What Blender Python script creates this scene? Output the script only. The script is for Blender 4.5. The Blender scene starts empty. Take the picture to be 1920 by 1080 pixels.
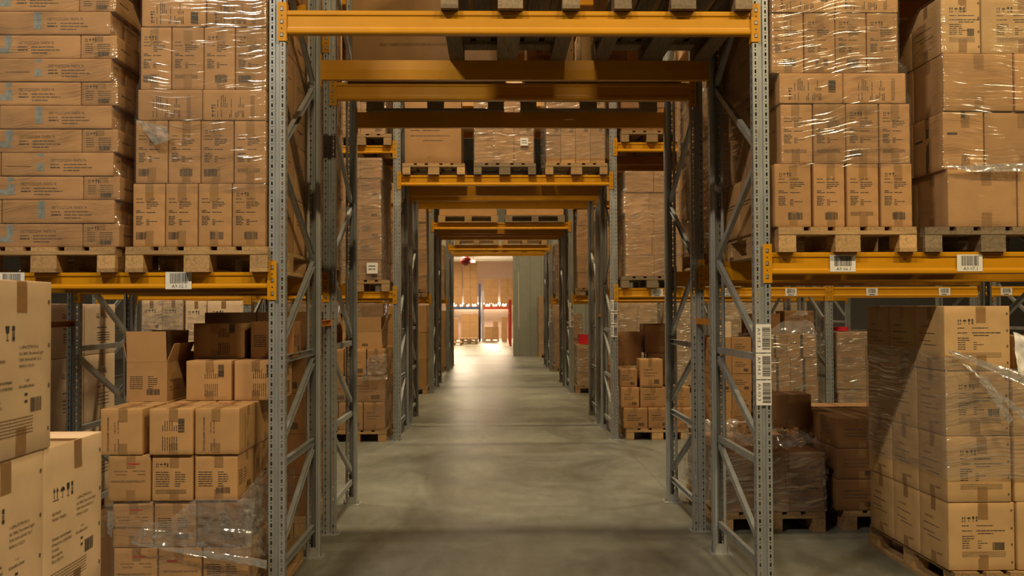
import bpy, math, random
from mathutils import Vector, Matrix, noise
PI = math.pi
S = bpy.context.scene
C = S.collection
FPX = 1700.0

# ------------------------------------------------------------------ camera
cam_d = bpy.data.cameras.new('camera')
cam = bpy.data.objects.new('camera', cam_d); C.objects.link(cam)
cam_d.sensor_width = 36.0; cam_d.lens = FPX / 1920 * 36.0
cam_d.clip_start = 0.05; cam_d.clip_end = 200
cam_d.dof.use_dof = True; cam_d.dof.focus_distance = 6.2; cam_d.dof.aperture_fstop = 4.5
CAM = Vector((0, 0, 1.69))
RM = (Matrix.Rotation(math.radians(-1.18), 4, 'Z') @ Matrix.Rotation(math.radians(91.31), 4, 'X')
      @ Matrix.Rotation(math.radians(-0.22), 4, 'Z'))
cam.matrix_world = Matrix.Translation(CAM) @ RM
S.camera = cam

def at(px, py, Y):
    """point of the world plane y = Y seen at that pixel of the photograph"""
    d = RM.to_3x3() @ Vector(((px - 960) / FPX, (540 - py) / FPX, -1))
    return CAM + d * (Y / d.y)
def ax(px, Y, py=540): return at(px, py, Y).x
def az(py, Y, px=960): return at(px, py, Y).z

# ------------------------------------------------------------------ world, exposure, lights
S.view_settings.view_transform = 'Standard'
S.view_settings.look = 'None'
S.view_settings.exposure = -0.15
S.view_settings.gamma = 1.0
S.view_settings.use_curve_mapping = False
w = bpy.data.worlds.new('world'); S.world = w; w.use_nodes = True
w.node_tree.nodes['Background'].inputs[0].default_value = (0.9, 0.75, 0.55, 1)
w.node_tree.nodes['Background'].inputs[1].default_value = 0.003

WARM = (1.0, 0.78, 0.42)
def lamp(x, y, z, power, sx=1.2, sy=0.14, col=WARM, rot=(0, 0, 0), spread=PI):
    d = bpy.data.lights.new('hall_light', 'AREA'); d.shape = 'RECTANGLE'; d.size = sx; d.size_y = sy
    d.energy = power; d.color = col; d.spread = spread
    o = bpy.data.objects.new('hall_light', d); C.objects.link(o); o.location = (x, y, z); o.rotation_euler = rot
    return o
# camera aisle
LZ = 8.3
SP = 2.2
TL = math.radians(30)
lamp(-3.15, 0.7, 7.35, 330, col=(1, .89, .70), rot=(TL, 0, 0))
lamp(0.3, 0.7, 7.35, 185, col=WARM, rot=(TL, 0, 0))
lamp(3.8, 0.7, 7.35, 330, col=WARM, rot=(TL, 0, 0))
lamp(7.2, 0.7, 7.35, 190, col=WARM, rot=(TL, 0, 0))
# aisles between the double rows
for (x, p) in ((-4.5, 145), (-0.2, 235), (4.2, 145), (8.5, 105)):
    lamp(x, 9.25, 7.7, p * .92, sy=.25, spread=SP, col=(1, .82, .50))
for (x, p) in ((-3.5, 125), (0.3, 175), (4.5, 125)):
    lamp(x, 16.3, LZ, p, spread=SP)
for (x, p) in ((-3.5, 100), (0.3, 170), (4.5, 100)):
    lamp(x, 22.7, LZ, p, spread=SP)
lamp(0.2, 29.3, LZ, 260, spread=SP); lamp(5.0, 29.3, LZ, 100, spread=SP)
# low room at the far end
lamp(-1.6, 43.0, 4.35, 520, 1.4, 1.4, (1, .80, .55)); lamp(-2.0, 36.5, 4.35, 300, 1.4, 1.4, (1, .80, .55))

# ------------------------------------------------------------------ materials
MATS = {}
def nmat(name):
    m = bpy.data.materials.new(name); m.use_nodes = True
    nt = m.node_tree; b = nt.nodes['Principled BSDF']; MATS[name] = m
    return m, nt, b
def tex_noise(nt, scale, sc=(1, 1, 1), detail=4, rough=.6, coord='Object'):
    tc = nt.nodes.new('ShaderNodeTexCoord'); mp = nt.nodes.new('ShaderNodeMapping')
    mp.inputs['Scale'].default_value = sc
    n = nt.nodes.new('ShaderNodeTexNoise'); n.inputs['Scale'].default_value = scale
    n.inputs['Detail'].default_value = detail; n.inputs['Roughness'].default_value = rough
    nt.links.new(tc.outputs[coord], mp.inputs[0]); nt.links.new(mp.outputs[0], n.inputs['Vector'])
    return n
def ramp(nt, src, stops):
    r = nt.nodes.new('ShaderNodeValToRGB'); e = r.color_ramp.elements
    e[0].position, e[0].color = stops[0][0], (*stops[0][1], 1)
    e[1].position, e[1].color = stops[-1][0], (*stops[-1][1], 1)
    for p, c in stops[1:-1]:
        k = e.new(p); k.color = (*c, 1)
    nt.links.new(src, r.inputs[0]); return r
def bump(nt, b, src, strength, dist):
    bp = nt.nodes.new('ShaderNodeBump'); bp.inputs['Strength'].default_value = strength
    bp.inputs['Distance'].default_value = dist
    nt.links.new(src, bp.inputs['Height']); nt.links.new(bp.outputs[0], b.inputs['Normal']); return bp
def simple(name, col, rough=.6, metal=0.0, var=.12, scale=6, sc=(1, 1, 1), bmp=0, spec=.5, emit=None):
    m, nt, b = nmat(name)
    n = tex_noise(nt, scale, sc)
    lo = tuple(c * (1 - var) for c in col); hi = tuple(min(1, c * (1 + var)) for c in col)
    r = ramp(nt, n.outputs['Fac'], [(.3, lo), (.7, hi)])
    nt.links.new(r.outputs[0], b.inputs['Base Color'])
    b.inputs['Roughness'].default_value = rough; b.inputs['Metallic'].default_value = metal
    b.inputs['Specular IOR Level'].default_value = spec
    if bmp: bump(nt, b, n.outputs['Fac'], bmp, .002)
    if emit:
        b.inputs['Emission Color'].default_value = (*emit[0], 1); b.inputs['Emission Strength'].default_value = emit[1]
    return m
def cardboard(name, col):
    m, nt, b = nmat(name)
    n = tex_noise(nt, 5, (1, 1, 1), 5); n2 = tex_noise(nt, 220, (1, 1, .04), 2)
    oi = nt.nodes.new('ShaderNodeObjectInfo')
    r = ramp(nt, n.outputs['Fac'], [(.25, tuple(c * .86 for c in col)), (.75, tuple(c * 1.1 for c in col))])
    hs = nt.nodes.new('ShaderNodeHueSaturation')
    mr = nt.nodes.new('ShaderNodeMapRange'); mr.inputs[3].default_value = .84; mr.inputs[4].default_value = 1.13
    nt.links.new(oi.outputs['Random'], mr.inputs[0]); nt.links.new(mr.outputs[0], hs.inputs['Value'])
    nt.links.new(r.outputs[0], hs.inputs['Color']); nt.links.new(hs.outputs[0], b.inputs['Base Color'])
    b.inputs['Roughness'].default_value = .72; b.inputs['Specular IOR Level'].default_value = .25
    bump(nt, b, n2.outputs['Fac'], .12, .001)
    return m
cardboard('card_kraft', (.41, .222, .095)); cardboard('card_tan', (.45, .25, .105))
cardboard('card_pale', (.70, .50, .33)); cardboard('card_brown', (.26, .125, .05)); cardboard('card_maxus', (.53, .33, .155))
simple('ink', (.035, .03, .03), .7, var=.05); simple('ink_soft', (.12, .075, .045), .75, var=.1)
simple('ink_red', (.45, .03, .03), .7, var=.05); simple('ink_blue', (.22, .24, .24), .7, var=.25, scale=40)
simple('tape_brown', (.30, .165, .07), .28, var=.08, scale=30, bmp=.1)
simple('seam_dark', (.06, .035, .02), .9)
simple('steel_galv', (.37, .38, .385), .42, .5, var=.16, scale=14, sc=(1, 1, .25), bmp=.08)
simple('steel_plate', (.42, .42, .40), .5, .6, var=.2)
simple('slot_dark', (.03, .03, .03), .6)
simple('label_white', (.74, .70, .66), .5, var=.04)
simple('far_blue', (.03, .06, .16), .5, .2); simple('far_red', (.50, .05, .02), .45, .1)
simple('lantern_red', (.30, .01, .015), .5)
simple('red_plastic', (.62, .015, .03), .4)
def paint():
    m, nt, b = nmat('paint_yellow')
    n = tex_noise(nt, 3, (1, 1, 1), 6); n2 = tex_noise(nt, 90, (.3, 1, 1), 3)
    r = ramp(nt, n.outputs['Fac'], [(.3, (.50, .215, .002)), (.7, (.60, .265, .003))])
    sp = ramp(nt, n2.outputs['Fac'], [(.70, (1, 1, 1)), (.78, (.55, .5, .45))])
    mx = nt.nodes.new('ShaderNodeMix'); mx.data_type = 'RGBA'; mx.blend_type = 'MULTIPLY'; mx.inputs[0].default_value = 1
    nt.links.new(r.outputs[0], mx.inputs[6]); nt.links.new(sp.outputs[0], mx.inputs[7]); nt.links.new(mx.outputs[2], b.inputs['Base Color'])
    b.inputs['Roughness'].default_value = .40; b.inputs['Specular IOR Level'].default_value = .4
    bump(nt, b, n.outputs['Fac'], .05, .002)
paint()
simple('paint_orange', (.58, .22, .01), .45, var=.12)
def wood(name, col, scy):
    m, nt, b = nmat(name)
    n = tex_noise(nt, 9, scy, 6, .65); n2 = tex_noise(nt, 2.5, (1, 1, 1), 3); oi = nt.nodes.new('ShaderNodeObjectInfo')
    r = ramp(nt, n.outputs['Fac'], [(.28, tuple(c * .5 for c in col)), (.5, col), (.75, tuple(min(1, c * 1.25) for c in col))])
    r2 = ramp(nt, n2.outputs['Fac'], [(.3, (.65, .62, .58)), (.65, (1, 1, 1))])
    mx = nt.nodes.new('ShaderNodeMix'); mx.data_type = 'RGBA'; mx.blend_type = 'MULTIPLY'; mx.inputs[0].default_value = .8
    hs = nt.nodes.new('ShaderNodeHueSaturation'); mr = nt.nodes.new('ShaderNodeMapRange')
    mr.inputs[3].default_value = .7; mr.inputs[4].default_value = 1.2
    nt.links.new(oi.outputs['Random'], mr.inputs[0]); nt.links.new(mr.outputs[0], hs.inputs['Value'])
    nt.links.new(r.outputs[0], mx.inputs[6]); nt.links.new(r2.outputs[0], mx.inputs[7])
    nt.links.new(mx.outputs[2], hs.inputs['Color']); nt.links.new(hs.outputs[0], b.inputs['Base Color'])
    b.inputs['Roughness'].default_value = .75; bump(nt, b, n.outputs['Fac'], .4, .003)
wood('wood_y', (.44, .27, .12), (7, .5, 7)); wood('wood_x', (.44, .27, .12), (.5, 7, 7))
wood('wood_end', (.50, .30, .13), (6, 3, 6)); wood('wood_grey', (.24, .17, .10), (7, .6, 7))
def floor_mat(name, c0, c1, ysplit=False):
    m, nt, b = nmat(name)
    n = tex_noise(nt, .8, (1, 1, 1), 8, .65); n2 = tex_noise(nt, 5, (1, .45, 1), 8, .72); n3 = tex_noise(nt, .7, (1, .5, 1), 8, .64); n2.inputs['Distortion'].default_value = .8; n3.inputs['Distortion'].default_value = 1.2
    r = ramp(nt, n.outputs['Fac'], [(.3, c0), (.7, c1)])
    r2 = ramp(nt, n2.outputs['Fac'], [(.3, (.68, .67, .66)), (.65, (1.0, 1.0, 1.0))])
    mx = nt.nodes.new('ShaderNodeMix'); mx.data_type = 'RGBA'; mx.blend_type = 'MULTIPLY'; mx.inputs[0].default_value = .9
    nt.links.new(r.outputs[0], mx.inputs[6]); nt.links.new(r2.outputs[0], mx.inputs[7])
    r3 = ramp(nt, n3.outputs['Fac'], [(.38, (.58, .55, .53)), (.56, (1, 1, 1))])
    mx2 = nt.nodes.new('ShaderNodeMix'); mx2.data_type = 'RGBA'; mx2.blend_type = 'MULTIPLY'; mx2.inputs[0].default_value = .9
    nt.links.new(mx.outputs[2], mx2.inputs[6]); nt.links.new(r3.outputs[0], mx2.inputs[7])
    nt.links.new(mx2.outputs[2], b.inputs['Base Color'])
    rr = nt.nodes.new('ShaderNodeMapRange'); rr.inputs[3].default_value = .30; rr.inputs[4].default_value = .55
    nt.links.new(n3.outputs['Fac'], rr.inputs[0]); nt.links.new(rr.outputs[0], b.inputs['Roughness'])
    bump(nt, b, n2.outputs['Fac'], .08, .004)
floor_mat('concrete', (.155, .15, .128), (.25, .245, .21))
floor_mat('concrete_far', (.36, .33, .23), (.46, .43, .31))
simple('joint', (.10, .095, .085), .9)
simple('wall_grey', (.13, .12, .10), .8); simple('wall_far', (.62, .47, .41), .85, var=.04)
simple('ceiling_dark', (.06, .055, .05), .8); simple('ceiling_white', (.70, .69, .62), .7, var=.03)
simple('panel_green', (.30, .30, .265), .55, .1, var=.05); simple('panel_line', (.62, .60, .50), .5)
simple('lamp_glow', (1, .9, .75), .5, emit=((1, .80, .52), 26.0))
simple('lamp_glow_soft', (1, .9, .75), .5, emit=((1, .78, .45), 14.0))

def film(name, streak=(1.0, 1.0, 22), milk=.035, lo=.04, hi=.34, bstr=1.0, thr=(.48, .62), rough=.12, bdist=.0065, patch=(.45, .62)):
    m = bpy.data.materials.new(name); m.use_nodes = True; nt = m.node_tree; MATS[name] = m
    for n in list(nt.nodes): nt.nodes.remove(n)
    out = nt.nodes.new('ShaderNodeOutputMaterial'); tr = nt.nodes.new('ShaderNodeBsdfTransparent'); gl = nt.nodes.new('ShaderNodeBsdfAnisotropic')
    di = nt.nodes.new('ShaderNodeBsdfDiffuse'); di.inputs[0].default_value = (.75, .74, .72, 1)
    gl.inputs['Color'].default_value = (1, 1, 1, 1); gl.inputs['Roughness'].default_value = rough
    tr.inputs[0].default_value = (.96, .95, .93, 1)
    tc = nt.nodes.new('ShaderNodeTexCoord'); mp0 = nt.nodes.new('ShaderNodeMapping'); mp0.inputs['Rotation'].default_value = (.0, .10, 0)
    wn = nt.nodes.new('ShaderNodeTexNoise'); wn.inputs['Scale'].default_value = 1.6; wn.inputs['Detail'].default_value = 2
    ad = nt.nodes.new('ShaderNodeVectorMath'); ad.operation = 'MULTIPLY_ADD'; ad.inputs[1].default_value = (.0, .0, .22)
    mp = nt.nodes.new('ShaderNodeMapping'); mp.inputs['Scale'].default_value = streak
    n1 = nt.nodes.new('ShaderNodeTexNoise'); n1.inputs['Scale'].default_value = 3.5; n1.inputs['Detail'].default_value = 6; n1.inputs['Roughness'].default_value = .68
    n2 = nt.nodes.new('ShaderNodeTexNoise'); n2.inputs['Scale'].default_value = 3.0; n2.inputs['Detail'].default_value = 3
    L = nt.links
    L.new(tc.outputs['Object'], mp0.inputs[0]); L.new(mp0.outputs[0], wn.inputs['Vector'])
    L.new(wn.outputs['Color'], ad.inputs[0]); L.new(mp0.outputs[0], ad.inputs[2]); L.new(ad.outputs[0], mp.inputs[0])
    L.new(mp.outputs[0], n1.inputs['Vector']); L.new(tc.outputs['Object'], n2.inputs['Vector'])
    r1 = nt.nodes.new('ShaderNodeMapRange'); r1.inputs[1].default_value = thr[0]; r1.inputs[2].default_value = thr[1]
    r1.inputs[3].default_value = lo; r1.inputs[4].default_value = hi; L.new(n1.outputs['Fac'], r1.inputs[0])
    r2 = nt.nodes.new('ShaderNodeMapRange'); r2.inputs[1].default_value = patch[0]; r2.inputs[2].default_value = patch[1]
    r2.inputs[3].default_value = .12; r2.inputs[4].default_value = 1.0; L.new(n2.outputs['Fac'], r2.inputs[0])
    mu = nt.nodes.new('ShaderNodeMath'); mu.operation = 'MULTIPLY'; L.new(r1.outputs[0], mu.inputs[0]); L.new(r2.outputs[0], mu.inputs[1])
    bp = nt.nodes.new('ShaderNodeBump'); bp.inputs['Strength'].default_value = bstr; bp.inputs['Distance'].default_value = bdist
    n3 = nt.nodes.new('ShaderNodeTexNoise'); n3.inputs['Scale'].default_value = 3.0; n3.inputs['Detail'].default_value = 1.5; n3.inputs['Roughness'].default_value = .5
    L.new(mp.outputs[0], n3.inputs['Vector']); L.new(n3.outputs['Fac'], bp.inputs['Height']); L.new(bp.outputs[0], gl.inputs['Normal'])
    m1 = nt.nodes.new('ShaderNodeMixShader'); m2 = nt.nodes.new('ShaderNodeMixShader')
    m2.inputs[0].default_value = milk
    L.new(mu.outputs[0], m1.inputs[0]); L.new(tr.outputs[0], m1.inputs[1]); L.new(gl.outputs[0], m1.inputs[2])
    L.new(m1.outputs[0], m2.inputs[1]); L.new(di.outputs[0], m2.inputs[2]); L.new(m2.outputs[0], out.inputs[0])
    return m
film('film_wrap'); film('film_heavy', milk=.07, lo=.08, hi=.6, streak=(1.6, 1.6, 10), bdist=.014, patch=(.1, .4), rough=.22); film('film_tall', milk=.08, lo=.07, hi=.50, streak=(1.0, 1.0, 18), bdist=.010, patch=(.2, .4))
film('film_loose', streak=(5, 5, 6), milk=.11, lo=.04, hi=.75, bstr=1.0, thr=(.47, .66), rough=.14, bdist=.006, patch=(.3, .5))
film('film_strand', streak=(9, 9, 9), milk=.22, lo=.12, hi=.9, bstr=1.0, thr=(.42, .62), rough=.14, bdist=.004, patch=(.2, .4))

# ------------------------------------------------------------------ mesh helpers
class MB:
    def __init__(s, *mats): s.v = []; s.f = []; s.m = []; s.mats = list(mats) or ['ink']
    def poly(s, pts, m=0):
        k = len(s.v); s.v += [tuple(p) for p in pts]; s.f.append(tuple(range(k, k + len(pts)))); s.m.append(m)
    def box(s, x0, y0, z0, x1, y1, z1, m=0, mt=None):
        k = len(s.v)
        ps = [(x0, y0, z0), (x1, y0, z0), (x1, y1, z0), (x0, y1, z0), (x0, y0, z1), (x1, y0, z1), (x1, y1, z1), (x0, y1, z1)]
        if mt is not None: ps = [tuple(mt @ Vector(p)) for p in ps]
        s.v += ps
        for f in ((0, 3, 2, 1), (4, 5, 6, 7), (0, 1, 5, 4), (1, 2, 6, 5), (2, 3, 7, 6), (3, 0, 4, 7)):
            s.f.append(tuple(k + i for i in f)); s.m.append(m)
    def extrude_x(s, prof, x0, x1, m=0):
        """closed profile [(y, z)] extruded along x"""
        k = len(s.v); n = len(prof)
        s.v += [(x0, y, z) for y, z in prof] + [(x1, y, z) for y, z in prof]
        for i in range(n):
            j = (i + 1) % n
            s.f.append((k + i, k + j, k + n + j, k + n + i)); s.m.append(m)
        s.f.append(tuple(k + i for i in reversed(range(n)))); s.m.append(m)
        s.f.append(tuple(k + n + i for i in range(n))); s.m.append(m)
    def tube(s, pts, r, n=8, m=0):
        rings = []
        for i, p in enumerate(pts):
            p = Vector(p); a = Vector(pts[max(0, i - 1)]); b = Vector(pts[min(len(pts) - 1, i + 1)])
            t = (b - a).normalized(); u = t.orthogonal().normalized(); v = t.cross(u)
            k = len(s.v); rr = r[i] if isinstance(r, (list, tuple)) else r
            s.v += [tuple(p + (u * math.cos(2 * PI * j / n) + v * math.sin(2 * PI * j / n)) * rr) for j in range(n)]
            rings.append(k)
        for a, b in zip(rings, rings[1:]):
            for j in range(n):
                s.f.append((a + j, a + (j + 1) % n, b + (j + 1) % n, b + j)); s.m.append(m)
        s.f.append(tuple(rings[0] + j for j in reversed(range(n)))); s.m.append(m)
        s.f.append(tuple(rings[-1] + j for j in range(n))); s.m.append(m)
    def mesh(s, name, smooth=False):
        me = bpy.data.meshes.new(name); me.from_pydata(s.v, [], s.f)
        for n in s.mats: me.materials.append(MATS[n])
        me.polygons.foreach_set('material_index', s.m)
        if smooth: me.polygons.foreach_set('use_smooth', [True] * len(s.f))
        me.update(); return me
    def build(s, name, parent=None, loc=(0, 0, 0), rz=0, smooth=False):
        return link(name, s.mesh(name, smooth), parent, loc, rz)
def link(name, me, parent=None, loc=(0, 0, 0), rz=0):
    o = bpy.data.objects.new(name, me); C.objects.link(o)
    if parent is not None: o.parent = parent
    o.location = loc; o.rotation_euler = (0, 0, rz); return o
LONG = []
def tag(o, label=None, cat=None, group=None, kind=None):
    if label:
        o['label'] = label
        n = len(label.split())
        if n > 16 or n < 4: LONG.append((n, label))
    if cat: o['category'] = cat
    if group: o['group'] = group
    if kind or cat: o['kind'] = kind or 'thing'
    return o
def empty(name, loc, rz=0):
    o = bpy.data.objects.new(name, None); C.objects.link(o); o.location = loc; o.rotation_euler = (0, 0, rz)
    o.empty_display_size = .1; return o
def kids(o): return [c for c in bpy.data.objects if c.parent == o]
def copy_tree(o, children, loc, rz=0):
    c = o.copy(); C.objects.link(c); c.location = loc; c.rotation_euler = (0, 0, rz); out = []
    for ch in children:
        d = ch.copy(); C.objects.link(d); d.parent = c; out.append(d)
    return c, out
def struct(o): o['kind'] = 'structure'; return o

# ------------------------------------------------------------------ flat print (text, icons, bar codes)
TXT = {}
def text2d(s, size):
    if s not in TXT:
        cu = bpy.data.curves.new('t', 'FONT'); cu.body = s; cu.size = 1.0; cu.resolution_u = 1
        ob = bpy.data.objects.new('t', cu); C.objects.link(ob)
        dg = bpy.context.evaluated_depsgraph_get(); dg.update()
        me = bpy.data.meshes.new_from_object(ob.evaluated_get(dg))
        pol = [[(me.vertices[i].co.x, me.vertices[i].co.y) for i in p.vertices] for p in me.polygons]
        xs = [x for p in pol for x, _ in p] or [0, 1]
        TXT[s] = (pol, max(xs) - min(xs))
        bpy.data.objects.remove(ob); bpy.data.meshes.remove(me); bpy.data.curves.remove(cu)
    pol, wd = TXT[s]
    return [[(x * size, y * size) for x, y in p] for p in pol], wd * size
class Print:
    """2-D ink in metres, drawn on a face u right, v up"""
    def __init__(s): s.p = []
    def rect(s, u0, v0, u1, v1, m='ink'): s.p.append(([(u0, v0), (u1, v0), (u1, v1), (u0, v1)], m))
    def text(s, t, u, v, size, m='ink', width=None):
        pol, wd = text2d(t, size)
        k = (width / wd) if width else 1
        for p in pol: s.p.append(([(u + x * k, v + y) for x, y in p], m))
    def words(s, u, v, wd, h, rng, m='ink'):
        x = u
        while x < u + wd:
            L = min(rng.uniform(1.6, 5) * h, u + wd - x)
            if L > .4 * h: s.rect(x, v, x + L, v + h * .62, m)
            x += L + h * .45
    def bars(s, u, v, wd, h, rng, m='ink', horiz=False):
        x = 0
        while x < wd:
            L = rng.choice((.012, .012, .022, .034)) * (wd * 1.1)
            if horiz: s.rect(u, v + x, u + h, v + min(wd, x + L), m)
            else: s.rect(u + x, v, u + min(wd, x + L), v + h, m)
            x += L + rng.choice((.012, .018, .03)) * wd
    def icons(s, u, v, h, m='ink'):
        w = h * .34
        for k in range(2):
            a = u + k * w * 1.25
            s.rect(a + w * .38, v + h * .12, a + w * .62, v + h * .72, m)
            s.p.append(([(a, v + h * .66), (a + w, v + h * .66), (a + w / 2, v + h)], m))
        s.rect(u - w * .1, v, u + w * 2.4, v + h * .07, m)
        a = u + h * 1.05; r = h * .36
        s.p.append(([(a + r + r * math.cos(t), v + h * .55 + r * .9 * math.sin(t)) for t in [i * PI / 8 for i in range(9)]], m))
        s.rect(a + r * .93, v + h * .12, a + r * 1.1, v + h * .6, m); s.rect(a + r * .6, v + h * .05, a + r * 1.1, v + h * .14, m)
        a = u + h * 2.05; g = h * .24
        s.p.append(([(a, v + h), (a + 2 * g, v + h), (a + 1.8 * g, v + h * .55), (a + g, v + h * .42), (a + .2 * g, v + h * .55)], m))
        s.rect(a + g * .85, v + h * .05, a + g * 1.15, v + h * .45, m); s.rect(a + g * .4, v, a + g * 1.6, v + h * .08, m)
        a = u + h * 2.8; w = h * .3
        s.rect(a, v, a + w, v + h * .3, m); s.rect(a, v + h * .36, a + w, v + h * .44, m)
        s.rect(a, v + h * .5, a + w, v + h * .58, m); s.rect(a, v + h * .66, a + w, v + h, m)
    def turned(s, ang, cu, cv):
        q = Print(); c, n = math.cos(ang), math.sin(ang)
        q.p = [([(cu + c * u - n * v, cv + n * u + c * v) for u, v in p], m) for p, m in s.p]; return q
    def shift(s, du, dv):
        q = Print(); q.p = [([(u + du, v + dv) for u, v in p], m) for p, m in s.p]; return q

UA = ['Артикул:', 'Назва товару:', 'Номер замовлення:', 'Кількість в упаковці:', 'Розмір:', 'Вага нетто:', 'Вага брутто:']
def design(style, w, h, rng, face):
    """print for one face; origin at the face's lower left corner"""
    P = Print(); style = style.rstrip('_')
    if style == 'lamp':
        if face != 'front': 
            if face == 'side': P.words(w * .2, h * .6, w * .5, .010, rng); P.words(w * .2, h * .55, w * .35, .007, rng)
            return P
        flat = w > h
        Q = Print(); W, H = (w, h) if not flat else (h, w)
        if rng.random() < .75: Q.icons(W * .12, H * .80, .022)
        Q.words(W * .10, H * .755, W * .2, .0055, rng); Q.words(W * .42, H * .755, W * .26, .0055, rng)
        Q.words(W * .10, H * .70, W * .26, .0055, rng)
        for i, k in enumerate((.38, .40, .34, .14)): Q.words(W * .42, H * (.70 - .03 * i), W * k, .0065, rng)
        Q.words(W * .10, H * .565, W * .14, .006, rng); Q.words(W * .10, H * .54, W * .26, .006, rng); Q.words(W * .42, H * .54, W * .28, .006, rng)
        for i in range(6):
            Q.words(W * .10, H * (.475 - .026 * i), W * rng.uniform(.16, .26), .0062, rng)
            if i > 1: Q.words(W * .42, H * (.475 - .026 * i), W * (.34 if i == 3 else .10), .0055, rng)
        k = rng.random()
        if k < .6: Q.bars(W * (.36 if k < .4 else .1), H * .115, W * .40, .042, rng)
        else:
            for i in range(4): Q.words(W * .10, H * (.23 - .016 * i), W * .72, .0035, rng, 'ink_soft')
        if flat: P = Q.turned(PI / 2, w, 0)
        else: P = Q
    elif style == 'tube':
        if face != 'front': 
            P.icons(w * .15, h * .6, .018); return P
        u = w * .62
        P.text('СВІТЛОДІОДНА ЛАМПА T8', u - .115, h * .62, .0215, 'ink_soft', .20)
        P.words(u - .115, h * .47, .05, .009, rng, 'ink_soft'); P.words(u - .04, h * .47, .13, .009, rng, 'ink_soft')
        P.words(u - .115, h * .34, .055, .010, rng, 'ink'); P.words(u - .04, h * .34, .16, .009, rng, 'ink_soft')
        P.words(u - .04, h * .21, .09, .009, rng, 'ink_soft')
        P.rect(u - .19, h * .22, u - .15, h * .96, 'ink_blue')
        if rng.random() < .5: P.rect(u - .25, h * .22, u - .19, h * .45, 'ink_blue')
        if rng.random() < .4: P.rect(u - .36, h * .40, u - .22, h * .42, 'seam_dark')
    elif style == 'tube_end':
        if face != 'front': 
            P.words(w * .1, h * .5, w * .25, .012, rng, 'ink_soft'); return P
        P.icons(w * .12, h * .72, .020)
        for i in range(5): P.words(w * .12, h * (.60 - .09 * i), w * .22, .006, rng, 'ink_soft'); P.words(w * .46, h * (.60 - .09 * i), w * .36, .006, rng, 'ink_soft')
        P.bars(w * .48, h * .1, w * .3, .025, rng)
    elif style.startswith('sdl'):
        Q = Print(); L = min(w, h); k = style[-1]
        if k in 'abc':
            Q.text('СВІТЛОДІОДНИЙ СВІТИЛЬНИК', 0, .066, .0135, width=.185)
            Q.text('Артикул:', 0, .030, .0105); Q.text('1-SDL-003-01', .095, .030, .0115)
            Q.text('Назва товару:', 0, .012, .0105); Q.text('SDL 4W 3000K', .095, .012, .0115)
            if face == 'top':
                Q.rect(.10, .10, .15, .112, 'ink_red')
            P = {'a': Q.turned(PI / 2, w * .50, h * .08), 'b': Q.turned(PI, w * .88, h * .72), 'c': Q.shift(w * .12, h * .20)}[k]
            if k == 'c': P.rect(w * .2, h * .68, w * .45, h * .73, 'ink_red')
            if k == 'b': P.rect(w * .45, h * .80, w * .75, h * .83, 'ink_red')
        else:
            if k == 'd': Q.icons(.02, h * .74, .022)
            for i in range(7):
                Q.words(.02, h * (.62 - .05 * i), .075, .0062, rng); Q.words(.125, h * (.62 - .05 * i), .055 if i in (1, 2, 3, 4) else .03, .0062, rng)
            if k == 'd':
                for i in range(4): Q.words(.02, h * (.24 - .026 * i), w * .75, .0035, rng, 'ink_soft')
            else: Q.bars(w * .5, h * .16, .075, .034, rng)
            P = Q
            if k == 'f': P = Q.turned(PI / 2, w * .98, h * .02)
    elif style == 'global':
        if w < .2: return P
        Q = Print()
        Q.icons(w * .14, h * .66, .045)
        for i, t in enumerate(UA[:2]): Q.text(t, w * .12, h * (.575 - .035 * i), .015)
        for i, t in enumerate(('1-GPN-72TW-02-G', 'GLOBAL Functional Light', '72W 5000-6500K 02-C', 'WW10-192210')): Q.text(t, w * .52, h * (.61 - .036 * i), .0145)
        for i, t in enumerate(UA[2:]): Q.text(t, w * .12, h * (.42 - .034 * i), .0145)
        Q.text('1 шт.', w * .60, h * .42, .0145); Q.text('830x485x45мм', w * .52, h * .386, .0145); Q.rect(w * .60, h * .34, w * .64, h * .355); Q.rect(w * .60, h * .30, w * .64, h * .315)
        for i in range(6): Q.words(w * .10, h * (.215 - .018 * i), w * .62, .005, rng, 'ink_soft')
        if rng.random() < .6: Q.bars(w * .68, h * .24, w * .16, .045, rng)
        P = Q
    elif style == 'globalbig':
        P.text('GLOBAL', w * .35, h * .72, .060); P.words(w * .4, h * .52, w * .3, .014, rng)
        for i in range(4): P.words(w * .4, h * (.42 - .05 * i), w * .4, .010, rng)
    elif style == 'maxus':
        if face == 'side':
            P.text('ASSISTANCE', w * .2, h * .66, .020, 'ink_soft'); P.words(w * .15, h * .56, w * .55, .008, rng, 'ink_soft')
            P.words(w * .15, h * .44, w * .4, .007, rng, 'ink_soft'); P.words(w * .3, h * .38, w * .45, .007, rng, 'ink_soft')
            P.text('MAXUS', w * .62, h * .16, .018); return P
        P.icons(w * .20, h * .72, .030)
        P.words(w * .2, h * .655, .04, .0065, rng); P.words(w * .42, h * .655, .10, .0065, rng)
        P.words(w * .2, h * .58, .06, .0065, rng); P.words(w * .42, h * .58, .17, .0075, rng); P.words(w * .44, h * .54, .09, .0075, rng)
        for i in range(6): P.words(w * .2, h * (.50 - .034 * i), .07 if i < 2 else .045, .0065, rng); 
        for i in (2, 3, 4, 5): P.words(w * .44, h * (.50 - .034 * i), .06 if i == 3 else .02, .006, rng)
        k = rng.random()
        if k < .5: P.bars(w * .66, h * .30, w * .18, .045, rng)
        for i in range(4): P.words(w * .2, h * (.27 - .022 * i), w * .66, .0035, rng, 'ink_soft')
    elif style == 'mid':       # unlit-brand brown boxes further away
        P.words(w * .15, h * .62, w * .4, .014, rng, 'ink_soft'); P.words(w * .15, h * .50, w * .6, .011, rng, 'ink_soft')
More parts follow.
